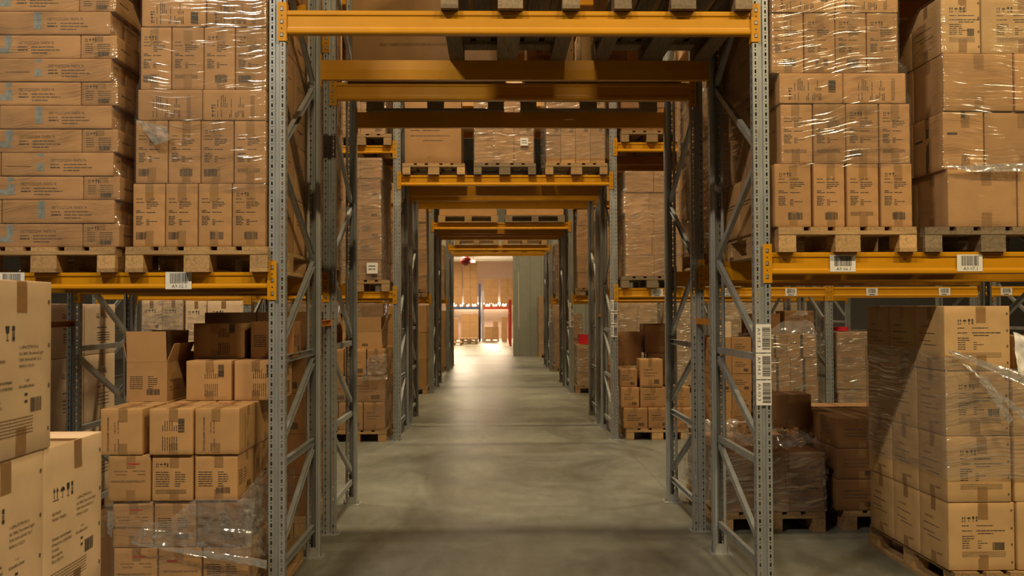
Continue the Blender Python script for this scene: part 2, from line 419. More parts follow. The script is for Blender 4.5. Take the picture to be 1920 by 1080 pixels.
        P.words(w * .15, h * .40, w * .5, .011, rng, 'ink_soft')
        if rng.random() < .7: P.bars(w * .6, h * .12, w * .25, h * .16, rng)
    elif style == 'stripe':
        P.rect(w * .45, h * .0, w * .55, h * 1.0, 'seam_dark'); P.words(w * .1, h * .6, w * .25, .02, rng)
    elif style == 'bigtext':
        P.words(w * .1, h * .78, w * .12, .014, rng); P.words(w * .3, h * .78, w * .3, .014, rng); P.words(w * .1, h * .68, w * .1, .014, rng); P.words(w * .3, h * .68, w * .32, .014, rng)
        P.words(w * .1, h * .48, w * .16, .014, rng); P.words(w * .32, h * .48, w * .3, .014, rng)
        P.words(w * .1, h * .40, w * .7, .012, rng); P.words(w * .32, h * .33, w * .36, .012, rng)
    return P

# ------------------------------------------------------------------ cartons
CACHE = {}
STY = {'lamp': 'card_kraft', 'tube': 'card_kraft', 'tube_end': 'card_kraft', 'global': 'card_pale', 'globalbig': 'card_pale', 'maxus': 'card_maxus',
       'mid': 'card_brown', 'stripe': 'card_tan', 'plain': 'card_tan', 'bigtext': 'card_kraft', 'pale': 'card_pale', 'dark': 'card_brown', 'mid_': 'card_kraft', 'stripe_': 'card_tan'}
def carton_meshes(style, w, d, h, var, detail):
    key = (style, round(w, 3), round(d, 3), round(h, 3), var, detail)
    if key in CACHE: return CACHE[key]
    rng = random.Random(hash((style, var, round(w * 100), round(h * 100))) & 0xffff if False else (len(style) * 131 + var * 977 + int(w * 1000) * 7 + int(h * 1000)))
    base = STY.get(style, 'card_tan' if style.startswith('sdl') else 'card_tan')
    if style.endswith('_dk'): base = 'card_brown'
    mats = [base, 'ink', 'ink_soft', 'ink_red', 'ink_blue', 'seam_dark']
    b = MB(*mats); r = .0045 if detail else .003
    a = (w / 2, d / 2, h / 2); seed = var * 7.13 + w * 31
    amp = (.005 if detail else .0) * min(1.6, max(w, h) / .35)
    def disp(ax_, u, v, p):
        k = (1 - abs(u) ** 4) * (1 - abs(v) ** 4)
        q = amp * k * (.35 + 1.3 * noise.noise(Vector((u * 1.6 + seed, v * 1.6 + ax_ * 3.3, seed * .7))))
        if style == 'lamp' and ax_ == 1 and detail:
            L = u if w < h else -v; Mv = v if w < h else u
            for c in (-.78, -.3, .2, .7):
                dd = ((L - .80) * (w if w < h else h) / 2) ** 2 + ((Mv - c) * (h if w < h else w) / 2) ** 2
                q -= .007 * math.exp(-dd / .00022)
        return q
    def surf(ax_, sg, u, v):
        """u, v in -1..1 on the face of axis ax_ (0 x, 1 y, 2 z), sign sg"""
        i, j = [(1, 2), (0, 2), (0, 1)][ax_]
        p = [0, 0, 0]; p[ax_] = sg * a[ax_]; p[i] = u * a[i]; p[j] = v * a[j]
        q = [max(-(a[k] - r), min(a[k] - r, p[k])) for k in range(3)]
        dv = Vector([p[k] - q[k] for k in range(3)])
        dv = dv.normalized() * r if dv.length > 1e-9 else dv
        p = [q[k] + dv[k] for k in range(3)]
        dd = disp(ax_, u, v, p)
        if ax_ == 2: dd = min(dd, 0) if sg > 0 else 0
        elif sg > 0 and ax_ == 0: dd = max(-.004, min(dd, .0015))
        else: dd = max(-.009, min(dd, .0015))
        p[ax_] += sg * dd
        return (p[0], p[1], p[2] + a[2])
    idx = {}
    def vid(p):
        k = tuple(round(c, 5) for c in p)
        if k not in idx: idx[k] = len(b.v); b.v.append(p)
        return idx[k]
    def grid(ax_, sg, n, m):
        i, j = [(1, 2), (0, 2), (0, 1)][ax_]
        us = [-1, -1 + r / a[i]] + [-1 + 2 * k / n for k in range(1, n)] + [1 - r / a[i], 1]
        vs = [-1, -1 + r / a[j]] + [-1 + 2 * k / m for k in range(1, m)] + [1 - r / a[j], 1]
        g = [[vid(surf(ax_, sg, u, v)) for v in vs] for u in us]
        for x in range(len(us) - 1):
            for y in range(len(vs) - 1):
                f = (g[x][y], g[x + 1][y], g[x + 1][y + 1], g[x][y + 1])
                if (ax_ == 1) == (sg > 0): f = f[::-1]
                if len(set(f)) > 3: b.f.append(f); b.m.append(0)
    n, m = ((9, 16) if (style == 'lamp' and w < h) else (16, 9) if style == 'lamp' else (8, 8)) if detail else (3, 3)
    grid(1, -1, n, m); grid(1, 1, 2, 2)
    for sg in (-1, 1): grid(0, sg, 5 if detail else 3, m if detail else 3); grid(2, sg, 4, 4)
    nb = len(b.f)
    def put(P, ax_, sg, off=.0011):
        i, j = [(1, 2), (0, 2), (0, 1)][ax_]
        fl = (-1 if (ax_ == 0 and sg < 0) or (ax_ == 1 and sg > 0) else 1)
        for pts, mm in P.p:
            out = []
            for u, v in pts:
                uu = max(-.98, min(.98, (u / a[i] - 1))) * fl; vv = max(-.98, min(.98, v / a[j] - 1))
                p = list(surf(ax_, sg, uu, vv)); p[ax_] += sg * off; out.append(p)
            if fl * (1 if ax_ != 1 else 1) < 0: pass
            b.poly(out, mats.index(mm))
    put(design(style, w, h, rng, 'front'), 1, -1)
    for sg in (-1, 1):
        put(design(style, d, h, rng, 'side'), 0, sg)
    if style.startswith('sdl') : put(design('sdl_c', w, d, rng, 'top'), 2, 1)
    # lid seam along the top and bottom middle
    S_ = Print(); S_.rect(w * .02, d * .5 - .001, w * .98, d * .5 + .001, 'seam_dark'); put(S_, 2, 1, .0008)
    if style == 'lamp' and detail:      # staples along the glued edge
        S_ = Print()
        for c in (.11, .35, .6, .85):
            if w < h: u0, v0 = w * .9, h * c
            else: u0, v0 = w * c, h * .1
            S_.p.append(([(u0 - .004, v0), (u0, v0 - .003), (u0 + .004, v0), (u0, v0 + .003)], 'seam_dark'))
        put(S_, 1, -1, .0014)
    if style in ('maxus', 'global') and detail:
        S_ = Print()
        for c in (.12, .38, .62, .88):
            u0, v0 = w * .955, h * c
            S_.p.append(([(u0 - .006, v0 - .004), (u0 + .003, v0 - .008), (u0 + .006, v0 + .004), (u0 - .003, v0 + .008)], 'ink_soft'))
        put(S_, 1, -1, .0014)
    me = b.mesh('carton', False)
    sm = [detail] * nb + [False] * (len(b.f) - nb); me.polygons.foreach_set('use_smooth', sm)
    # packing tape as its own part
    tapes = []
    if detail and style != 'tube':
        tw = .024 if w < .3 else .030
        def strip(u0, v0, u1, v1, ax_, sg, n_=6):
            t = MB('tape_brown')
            i, j = [(1, 2), (0, 2), (0, 1)][ax_]
            for k in range(n_):
                q = []
                va, vb = v0 + (v1 - v0) * k / n_, v0 + (v1 - v0) * (k + 1) / n_
                for (u, v) in ((u0, va), (u1, va), (u1, vb), (u0, vb)):
                    p = list(surf(ax_, sg, max(-.99, min(.99, u / a[i] - 1)), max(-.995, min(.995, v / a[j] - 1)))); p[ax_] += sg * .0007; q.append(p)
                if (ax_ == 1) == (sg > 0): q = q[::-1]
                t.poly(q)
            tapes.append(t.mesh('packing_tape'))
        Lt = min(.10, h * .28)
        cx = w * (.5 + .06 * math.sin(seed))
        if style == 'lamp' and w > h: pass
        else:
            strip(cx - tw, h - Lt, cx + tw, h - .001, 1, -1); strip(cx - tw, .001, cx + tw, Lt * .9, 1, -1)
        for sg in ((-1, 1) if style != 'lamp' else ()):
            strip(d / 2 - tw, h - Lt * .8, d / 2 + tw, h - .001, 0, sg); strip(d / 2 - tw, .001, d / 2 + tw, Lt * .7, 0, sg)
        strip(w / 2 - tw, .002, w / 2 + tw, d - .002, 2, 1)
    CACHE[key] = (me, tapes); return CACHE[key]
NCART = [0]; CART = []
def carton(style, w, d, h, loc, rz, label, group, var=0, detail=True, cat='box', name='carton'):
    me, tapes = carton_meshes(style, w, d, h, var, detail)
    o = link(name, me, None, loc, rz); tag(o, label, cat, group); NCART[0] += 1
    for t in tapes: link('packing_tape', t, o)
    CART.append(o); return o
ORD = ['first', 'second', 'third', 'fourth', 'fifth', 'sixth', 'seventh', 'eighth', 'ninth', 'tenth', 'eleventh', 'twelfth']
def tiername(i, n):
    return 'bottom tier' if i == 0 else 'top tier' if i == n - 1 and n > 1 else ORD[i] + ' tier'
def stack(desc, adj, group, y0, z0, tiers, side='R', depth=3, detail=True, seed=1, jit=.003, topfull=False, openz=1e9, cut=None):
    """tiers, bottom up: (h, style, [(x0, x1), ...], carton depth). y0 is the front plane."""
    rng = random.Random(seed); z = z0; b = []
    for i, t in enumerate(tiers):
        h, style, cols, d = t[:4]; dy = t[4] if len(t) > 4 else 0
        n = min(depth, max(1, int(1.22 / d)))
        z1 = z + h
        for k in range(n):
            for j, (xa, xb) in enumerate(cols):
                if k > 0 and not ((side == 'R' and j == len(cols) - 1) or (side == 'L' and j == 0) or (topfull and i >= len(tiers) - topfull)): continue
                if cut and cut(i, j, k): continue
                st = style[j % len(style)] if isinstance(style, (list, tuple)) else style
                nm = f"{ORD[j]} from left" if len(cols) > 1 else 'front one'
                if len(cols) > 1 and j == len(cols) - 1: nm = 'rightmost'
                pos = nm if k == 0 else (f"{ORD[k]} behind front, {nm}" if topfull else f"{ORD[k]} behind front corner")
                cx, cy = (xa + xb) / 2 + rng.uniform(-jit, jit) * .3, y0 + dy + d * (k + .5) + k * .003 + abs(rng.gauss(0, jit))
                carton(st, xb - xa - .005, d - .004, h - .002, (cx, cy, z + .001), rng.uniform(-1, 1) * jit * 1.3,
                       f"{adj} carton {pos}, {tiername(i, len(tiers))}, {desc}", group, var=rng.randrange(4), detail=detail)
        b.append((z, z1, min(c[0] for c in cols), max(c[1] for c in cols), y0 + dy, y0 + dy + n * (d + .003)))
        z = z1
    return b

# ------------------------------------------------------------------ pallets
PAL = {}
def pallet(loc, label, group='wooden pallets', grey=False, simplep=False, rz=0, L=1.2, W=.8):
    """euro pallet, 0.8 wide along x, 1.2 along y, origin at the middle of its front lower edge"""
    key = (grey, simplep)
    if key not in PAL:
        wy, wx, we = ('wood_grey',) * 3 if grey else ('wood_y', 'wood_x', 'wood_end')
        parts = []; rng = random.Random(5)
        def pt(name, m, bx):
            q = MB(m); cx, cy, cz = [(bx[i] + bx[i + 3]) / 2 for i in range(3)]
            q.box(*[bx[i] - (cx, cy, cz)[i % 3] for i in range(6)]); parts.append((name, q.mesh(name), (cx, cy, cz)))
        for x, wd in ((-.3275, .145), (-.165, .10), (0, .145), (.165, .10), (.3275, .145)):
            e = rng.uniform(-.004, .004); pt('deck_board', wy, (x - wd / 2, .002 + abs(e), .1225, x + wd / 2, L - .002, .144))
        for y in (0.0, .5275, 1.055): pt('stringer_board', wx, (-W / 2, y, .1, W / 2, y + .145, .122))
        for y, dd in ((0.0, .145), (.5275, .145), (1.055, .145)):
            for x, wd in ((-.35, .10), (0, .145), (.35, .10)): pt('block', we, (x - wd / 2, y + .003, .022, x + wd / 2, y + dd - .003, .0995))
        for x, wd in ((-.35, .10), (0, .145), (.35, .10)): pt('bottom_board', wy, (x - wd / 2, 0, 0, x + wd / 2, L, .0215))
        if simplep:
            q = MB(wy)
            for _, me, c in parts:
                k = len(q.v); q.v += [tuple(v.co + Vector(c)) for v in me.vertices]
                for p in me.polygons: q.f.append(tuple(k + i for i in p.vertices)); q.m.append(0)
            PAL[key] = q.mesh('pallet')
        else: PAL[key] = parts
    if simplep:
        o = link('pallet', PAL[key], None, loc, rz)
    else:
        o = empty('pallet', loc, rz)
        for nme, me, c in PAL[key]: link(nme, me, o, c)
    return tag(o, label, 'pallet', group)

# ------------------------------------------------------------------ stretch film
def wrap(bands, label, group='stretch film around the loads', mat='film_wrap', z0=None, z1=None, off=.009, seed=0, nu=26, hole=None, amp=.006):
    za = bands[0][0] + .003 if z0 is None else z0; zb = bands[-1][1] + .004 if z1 is None else z1
    nz = max(8, int((zb - za) / .035)); b = MB(mat); rows = []
    for i in range(nz + 1):
        z = za + (zb - za) * i / nz
        near = [t for t in bands if t[0] - .04 <= z <= t[1] + .04] or [bands[0] if z < bands[0][0] else bands[-1]]
        xa = min(t[2] for t in near) - off; xb = max(t[3] for t in near) + off
        ya = min(t[4] for t in near) - off; yb = max(t[5] for t in near) + off
        pts = []
        for (px, py, qx, qy) in ((xa, ya, xb, ya), (xb, ya, xb, yb), (xb, yb, xa, yb), (xa, yb, xa, ya)):
            for k in range(nu):
                t = k / nu; x = px + (qx - px) * t; y = py + (qy - py) * t
                nx, ny = (qy - py), -(qx - px); l = math.hypot(nx, ny); nx /= l; ny /= l
                e = amp * (.5 + noise.noise(Vector((x * 5 + seed * 9, y * 5, z * 14 + x * 2))))
                pts.append((x + nx * max(0, e) * (0 if k == 0 else 1), y + ny * max(0, e) * (0 if k == 0 else 1), z))
        rows.append(pts)
    n = len(rows[0])
    b.v = [p for r in rows for p in r]
    for i in range(nz):
        for k in range(n):
            f = (i * n + k, i * n + (k + 1) % n, (i + 1) * n + (k + 1) % n, (i + 1) * n + k)
            if hole and hole(*[sum(b.v[j][q] for j in f) / 4 for q in range(3)]): continue
            b.f.append(f); b.m.append(0)
    o = b.build('stretch_film', smooth=True); return tag(o, label, 'plastic film', group)
def sheet(c00, c10, c11, c01, label, n=26, m=16, amp=.02, sag=.0, mat='film_loose', seed=0, group=None, fr=9, trim=None, pinch=0):
    """loose crumpled film between four corners"""
    b = MB(mat); c00, c10, c11, c01 = map(Vector, (c00, c10, c11, c01))
    nn = (c10 - c00).cross(c01 - c00).normalized()
    for i in range(n + 1):
        for j in range(m + 1):
            u, v = i / n, j / m
            p = (c00 * (1 - u) + c10 * u) * (1 - v) + (c01 * (1 - u) + c11 * u) * v
            e = .8 - 2.2 * abs(noise.noise(p * fr + Vector((seed, 0, 0)))) - 1.1 * abs(noise.noise(p * fr * 2.4 + Vector((0, seed, 0))))
            rr = noise.noise(Vector((u * 3 + seed, v * 14, seed)))
            p = p + nn * (amp * (e + .7 * rr)) + Vector((0, 0, -sag * 4 * u * (1 - u)))
            b.v.append(tuple(p))
    for i in range(n):
        for j in range(m):
            if trim and trim((i + .5) / n, (j + .5) / m): continue
            b.f.append((i * (m + 1) + j, (i + 1) * (m + 1) + j, (i + 1) * (m + 1) + j + 1, i * (m + 1) + j + 1)); b.m.append(0)
    o = b.build('loose_film', smooth=True); return tag(o, label, 'plastic film', group)

# ------------------------------------------------------------------ racking
W_ = .095; PD = .07; HP = 7.0
def upright_mesh():
    b = MB('steel_galv'); P = .05; n = int(HP / P); E = Vector
    def strip(o, du, u0, u1, hw, small, phase=0):
        """a perforated strip: origin o, direction du, width u0..u1"""
        o = Vector(o); du = Vector(du); up = Vector((0, 0, 1)); c = (u0 + u1) / 2
        def q(a0, a1, z0, z1): b.poly([o + du * a0 + up * z0, o + du * a1 + up * z0, o + du * a1 + up * z1, o + du * a0 + up * z1])
        for k in range(n):
            z = k * P; hh = .011
            za, zb = z + .014 - hh, z + .014 + hh
            q(u0, u1, z, za); q(u0, c - hw, za, zb); q(c + hw, u1, za, zb)
            if small:
                s_ = .0035; zc = z + .040
                q(u0, u1, zb, zc - s_); q(u0, c - s_, zc - s_, zc + s_); q(c + s_, u1, zc - s_, zc + s_); q(u0, u1, zc + s_, z + P)
            else: q(u0, u1, zb, z + P)
    def plain(p0, p1): b.poly([(p0[0], p0[1], 0), (p1[0], p1[1], 0), (p1[0], p1[1], HP), (p0[0], p0[1], HP)])
    strip((-W_ / 2, 0, 0), (1, 0, 0), .002, .034, .005, True); strip((-W_ / 2, 0, 0), (1, 0, 0), .061, .093, .005, True)
    plain((-.0135, 0), (-.009, .011)); plain((-.009, .011), (.009, .011)); plain((.009, .011), (.0135, 0))
    for s_ in (-1, 1):
        x = s_ * W_ / 2
        plain((s_ * (W_ / 2 - .002), 0), (x, .003))
        strip((x, .003, 0), (0, 1, 0), 0, PD - .02, .0045, False)
        plain((x, PD - .017), (x - s_ * .010, PD - .008)); plain((x - s_ * .010, PD - .008), (x - s_ * .010, PD)); plain((x - s_ * .010, PD), (x - s_ * .026, PD))
    me = b.mesh('upright'); return me
UPM = upright_mesh()
def brace_mesh(p0, p1):
    """channel strut in the x = const plane between (y, z) points"""
    y0, z0 = p0; y1, z1 = p1; L = math.hypot(y1 - y0, z1 - z0); a = math.atan2(z1 - z0, y1 - y0)
    mt = Matrix.Translation((0, y0, z0)) @ Matrix.Rotation(a, 4, 'X')
    b = MB('steel_galv'); w = .021; t = .0025; dpt = .014
    b.box(-dpt, 0, -w, -dpt + t, L, w, 0, mt); b.box(-dpt + t, 0, w - t, dpt, L, w, 0, mt); b.box(-dpt + t, 0, -w, dpt, L, -w + t, 0, mt)
    return b.mesh('brace')
FD = 1.1
HZ = [.20, .79, 1.40]
DG = [((0, .30), (1, .75)), ((0, .90), (1, 1.34)), ((0, 1.47), (1, 2.0)), ((1, 2.05), (0, 2.56)), ((0, 2.63), (1, 3.2)), ((1, 3.25), (0, 3.76)), ((0, 3.84), (1, 4.35)), ((1, 4.42), (0, 4.95)), ((0, 5.05), (1, 5.55)), ((1, 5.65), (0, 6.15))]
def pp(s_, z): return ((.075 if s_ == 0 else FD - .075), z)
BRH = brace_mesh((.05, 0), (FD - .05, 0)); BRD = [brace_mesh(pp(a[0], a[1]), pp(c[0], c[1])) for a, c in DG]
def foot_mesh():
    b = MB('steel_plate', 'steel_galv'); b.box(-.075, -.03, 0, .075, .11, .006); b.box(-.04, .07, .006, .04, .074, .07)
    for s_ in (-1, 1):
        b.tube([(s_ * .062, .035, .006), (s_ * .062, .035, .018)], .009, 6, 1)
        b.tube([(s_ * .062, .035, .018), (s_ * .062, .035, .034)], .004, 6, 1)
    return b.mesh('foot_plate')
FOOT = foot_mesh()
def frame(x, y, mirror, label, group='galvanised upright frames'):
    """one upright frame; y is its front plane; mirror turns the bracing round"""
    o = empty('upright_frame', (x, y + (FD if mirror else 0), 0), PI if mirror else 0)
    link('upright', UPM, o); r = link('upright', UPM, o, (0, FD, 0), PI)
    link('foot_plate', FOOT, o); link('foot_plate', FOOT, o, (0, FD, 0), PI)
    for z in HZ: link('horizontal_brace', BRH, o, (0, 0, z))
    for m in BRD: link('diagonal_brace', m, o)
    tag(o, label, 'rack frame', group); return o
def beam_prof(h):
    return [(.006, 0), (.001, h * .05), (0, h * .12), (.0005, h * .20), (.006, h * .25), (.007, h * .30), (.007, h * .72), (.006, h * .76), (.0005, h * .80),
            (0, h * .86), (.0, h * .96), (.006, h), (.05, h), (.052, h * .5), (.05, 0)]
BM = {}
def conn_mesh():
    b = MB('paint_yellow', 'steel_galv', 'slot_dark')
    # front plate over the upright, with hook windows; local x from -.046 to 0
    zs = [0, .022, .048, .098, .124, .172, .198, .225]
    for i in range(len(zs) - 1):
        z0, z1 = zs[i], zs[i + 1]
        if i % 2 == 0: b.box(-.046, -.006, z0, 0, -.001, z1)
        else:
            b.box(-.046, -.006, z0, -.031, -.001, z1); b.box(-.013, -.006, z0, 0, -.001, z1)
            b.box(-.0295, -.004, z0 + .006, -.016, -.0012, z1 - .002, 1)
            b.box(-.031, -.0012, z0, -.013, -.0008, z1, 2)  # dark sheet paints the shade inside the hook window
    for z in (.073, .148): b.box(-.026, -.0068, z - .004, -.018, -.0058, z + .004, 2)
    b.box(-.0005, -.006, 0, .006, .05, .225)
    return b.mesh('connector')
CONN = conn_mesh()
CONNR = None
def beam(x0, x1, y, ztop, h, label, back=False, group='yellow rack beams', labels=(), safety=True):
    """beam between uprights x0..x1; front face at y (or turned to face the back)"""
    L = x1 - x0; k = (round(L, 3), h)
    if k not in BM:
        b = MB('paint_yellow'); b.extrude_x(beam_prof(h), -L / 2 + .006, L / 2 - .006); BM[k] = b.mesh('beam')
    o = empty('rack_beam', ((x0 + x1) / 2, y, ztop - h), PI if back else 0)
    link('beam_body', BM[k], o); c = link('connector', CONN, o, (-L / 2, 0, h / 2 - .1125)); c2 = link('connector', CONN, o, (L / 2, 0, h / 2 - .1125)); c2.scale = (-1, 1, 1)
    tag(o, label, 'rack beam', group)
    for (px, txt, wd) in labels: shelf_label(px - (x0 + x1) / 2, h, txt, wd, o)
    return o
def shelf_label(x, h, txt, wd, parent):
    b = MB('label_white', 'ink'); hh = .098 if wd > .12 else .07; z0 = h * .5 - hh / 2
    b.box(-wd / 2, -.0022, z0, wd / 2, -.0012, z0 + hh)
    P = Print(); rng = random.Random(int(x * 1000) & 255)
    P.bars(-wd * .33, z0 + hh * .33, wd * .68, hh * .6, rng)
    if txt: P.text(txt, -wd * .26, z0 + hh * .07, hh * .28, width=wd * .56)
    else: P.words(-wd * .25, z0 + hh * .08, wd * .5, hh * .18, rng)
    for pts, m in P.p: b.poly([(u, -.0028, v) for u, v in pts], 1)
    o = b.build('barcode_label', parent, (x, 0, 0)); o['label'] = f'white barcode label{" reading " + txt if txt else ""}'
def post_labels(fr, zs, txts, x=0.0):
    """white strip labels on the front of an upright, text running downwards"""
    for (z0, z1), t in zip(zs, txts):
        b = MB('label_white', 'ink'); wd = .088; b.box(-wd / 2, -.0022, z0, wd / 2, -.0012, z1); hh = z1 - z0
        P = Print(); rng = random.Random(int(z0 * 1000)); P.bars(-wd * .08, z0 + hh * .1, hh * .8, wd * .53, rng, horiz=True)
        Q = Print()
        if t: Q.text(t, 0, 0, .026, width=hh * .70)
        else: Q.words(0, 0, hh * .7, .016, rng)
        P.p += Q.turned(-PI / 2, -wd * .40, z1 - hh * .12).p
        for pts, m in P.p: b.poly([(u, -.0028, v) for u, v in pts], 1)
        o = b.build('barcode_label', fr, (x, 0, 0)); o['label'] = 'white barcode label' + (f' reading {t}' if t else '')
def spacer(x, y0, y1, z, label):
    b = MB('paint_orange', 'slot_dark')
    b.box(-.018, 0, -.022, -.014, y1 - y0, .022); b.box(-.014, 0, .018, .014, y1 - y0, .022); b.box(-.014, 0, -.022, .014, y1 - y0, -.018)
    for yy in (0, y1 - y0): 
        s_ = 1 if yy == 0 else -1
        b.box(-.045, yy - .003 * s_ if s_ > 0 else yy, -.022, .045, yy if s_ > 0 else yy + .003, .022)
    o = b.build('row_spacer', None, (x, y0 + .003, z)); tag(o, label, 'rack spacer', 'orange spacers between back to back frames')

XL, XR = -1.2375, 1.5575          # frames beside the walkway
XLL, XRR = -3.1525, 4.3525        # next frames outward
Y0S = [5.21, 11.67, 18.13, 24.59]
NAMES = ['nearest', 'second', 'third', 'fourth']
LEFT_Z = [1.905, 1.918, 1.93, 1.93]; RIGHT_Z = [2.010, 1.955, 1.95, 1.95]
frames = {}
for r, Y in enumerate(Y0S):
    xs = [(XL, 'left of the walkway'), (XR, 'right of the walkway'), (XLL, 'one bay left of the walkway'), (XRR, 'one bay right of the walkway')]
    if r in (1, 2): xs += [(XLL - 1.915, 'two bays left of the walkway'), (XRR + 2.795, 'two bays right of the walkway')]
    for line in (0, 1):
        yl = Y + (1.66 if line else 0); fb = 'back' if line else 'front'
        for x, ph in xs:
            frames[(r, line, round(x, 2))] = frame(x, yl, bool(line), f"steel upright frame {ph}, {fb} half of {NAMES[r]} double row")
        for face, yy, bk in (('front', yl, False), ('rear', yl + FD, True)):
            ff = f"{face} edge of {fb} rack in {NAMES[r]} row"
            g = 'yellow rack beams'
            beam(XL + W_ / 2, XR - W_ / 2, yy, 3.415, .135, f"yellow beam over the walkway, {ff}", bk, g)
            if r < 3:
                lab = []
                if face == 'front' and line == 0 and r == 0: lab = [(ax(335, Y, 520), 'A9.02.1', .148), (ax(22, Y, 515), None, .148)]
                elif face == 'front' and line == 0: lab = [(XL - .9, None, .13)]
                beam(XLL + W_ / 2, XL - W_ / 2, yy, LEFT_Z[r], .094, f"low yellow beam left of walkway, {ff}", bk, g, lab)
                beam(XLL + W_ / 2, XL - W_ / 2, yy, 3.80, .10, f"high yellow beam left of walkway, {ff}", bk, g)
                lab = []
                if face == 'front' and line == 0 and r == 0: lab = [(ax(1580, Y, 492), 'A9.06.1', .150), (ax(1818, Y, 490), 'A9.07.1', .150)]
                elif face == 'front' and line == 0 and r == 1: lab = [(ax(p, Y, 550), None, .15) for p in (1232, 1365, 1483)]
                beam(XR + W_ / 2, XRR - W_ / 2, yy, RIGHT_Z[r], .128, f"low yellow beam right of walkway, {ff}", bk, g, lab)
                beam(XR + W_ / 2, XRR - W_ / 2, yy, 3.84, .12, f"high yellow beam right of walkway, {ff}", bk, g)
                if r in (1, 2) and line == 0:
                    beam(XRR + W_ / 2, XRR + 2.795 - W_ / 2, yy, RIGHT_Z[r], .128, f"low yellow beam in outer right bay, {ff}", bk, g,
                         [(ax(p, Y, 550), None, .15) for p in (1635, 1771, 1887)] if face == 'front' and r == 1 else [])
                    beam(XLL - 1.915 + W_ / 2, XLL - W_ / 2, yy, LEFT_Z[r], .094, f"low yellow beam in outer left bay, {ff}", bk, g)
            else:
                beam(XR + W_ / 2, XRR - W_ / 2, yy, RIGHT_Z[r], .128, f"low yellow beam right of walkway, {ff}", bk, g)
    for x, ph in xs[:4]:
        if r < 3: spacer(x, Y + FD, Y + 1.66, 1.59, f"orange spacer bar {ph}, inside {NAMES[r]} double row")
Y = Y0S[0]
zz = [(az(661, Y, 1436), az(608, Y, 1436)), (az(711, Y, 1436), az(663, Y, 1436)), (az(760, Y, 1436), az(713, Y, 1436))]
post_labels(frames[(0, 0, round(XR, 2))], zz, ['A9.05.3', 'A9.04.3', 'A9.03.3'])
for r in (1, 2, 3):
    zz = [(1.69 + .11 - i * .165 - .15, 1.69 + .11 - i * .165) for i in range(3)]
    post_labels(frames[(r, 0, round(XR, 2))], zz, [None] * 3)

# ------------------------------------------------------------------ setting
def slab(name, x0, y0, z0, x1, y1, z1, m, kind=True):
    b = MB(m); b.box(x0, y0, z0, x1, y1, z1); o = b.build(name); return struct(o)
YP = 32.6; XW = 15; XLW = -13
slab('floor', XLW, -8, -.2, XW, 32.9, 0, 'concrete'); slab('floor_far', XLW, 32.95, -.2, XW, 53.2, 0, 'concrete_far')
slab('trim_1', XLW, 32.9, -.2, XW, 32.95, -.002, 'joint')
for i, y in enumerate((3.2, 29.2)): slab(f'trim_{i + 2}', XLW, y, -.01, XW, y + .004, .0008, 'joint')
slab('trim_9', 1.60, -8, -.01, 1.604, 32.8, .0008, 'joint')
slab('wall_left', XLW - .2, -8, 0, XLW, 53, 9, 'wall_grey'); slab('wall_right', XW, -8, 0, XW + .2, 53, 9, 'wall_grey')
slab('wall_rear', XLW, -8.2, 0, XW, -8, 9, 'wall_grey'); slab('ceiling', XLW, -8, 9, XW, YP + .3, 9.2, 'ceiling_dark')
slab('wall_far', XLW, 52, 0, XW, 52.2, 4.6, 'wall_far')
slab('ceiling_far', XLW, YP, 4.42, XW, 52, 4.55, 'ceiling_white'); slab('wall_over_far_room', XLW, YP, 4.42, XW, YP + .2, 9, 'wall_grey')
b = MB('panel_green'); xp0, xp1 = ax(962, YP, 600), 8.0
n = int((xp1 - xp0) / .05); prof = []
for i in range(n + 1):
    x = xp0 + i * .05; prof.append((x, YP - (.018 if (i % 8) in (3, 4) else 0)))
for i in range(n): 
    (xa, ya), (xb, yb) = prof[i], prof[i + 1]; b.poly([(xa, ya, 0), (xb, yb, 0), (xb, yb, 4.42), (xa, ya, 4.42)])
b.box(xp0, YP + .002, 0, xp1, YP + .12, 4.42)
struct(b.build('wall_partition'))
b = MB('panel_line'); xx = ax(972.5, YP - .03, 560); b.box(-.012, 0, 0, .012, .012, az(510, YP) - az(616, YP)); o = b.build('trim_10', None, (xx, YP - .032, az(616, YP))); struct(o)

# ------------------------------------------------------------------ loads of the nearest row
PH = .1445
def cols(pxs, Y, py=400): 
    xs = [ax(p, Y, py) for p in pxs]; return list(zip(xs, xs[1:]))
A = Y0S[0]; AF = A - .045
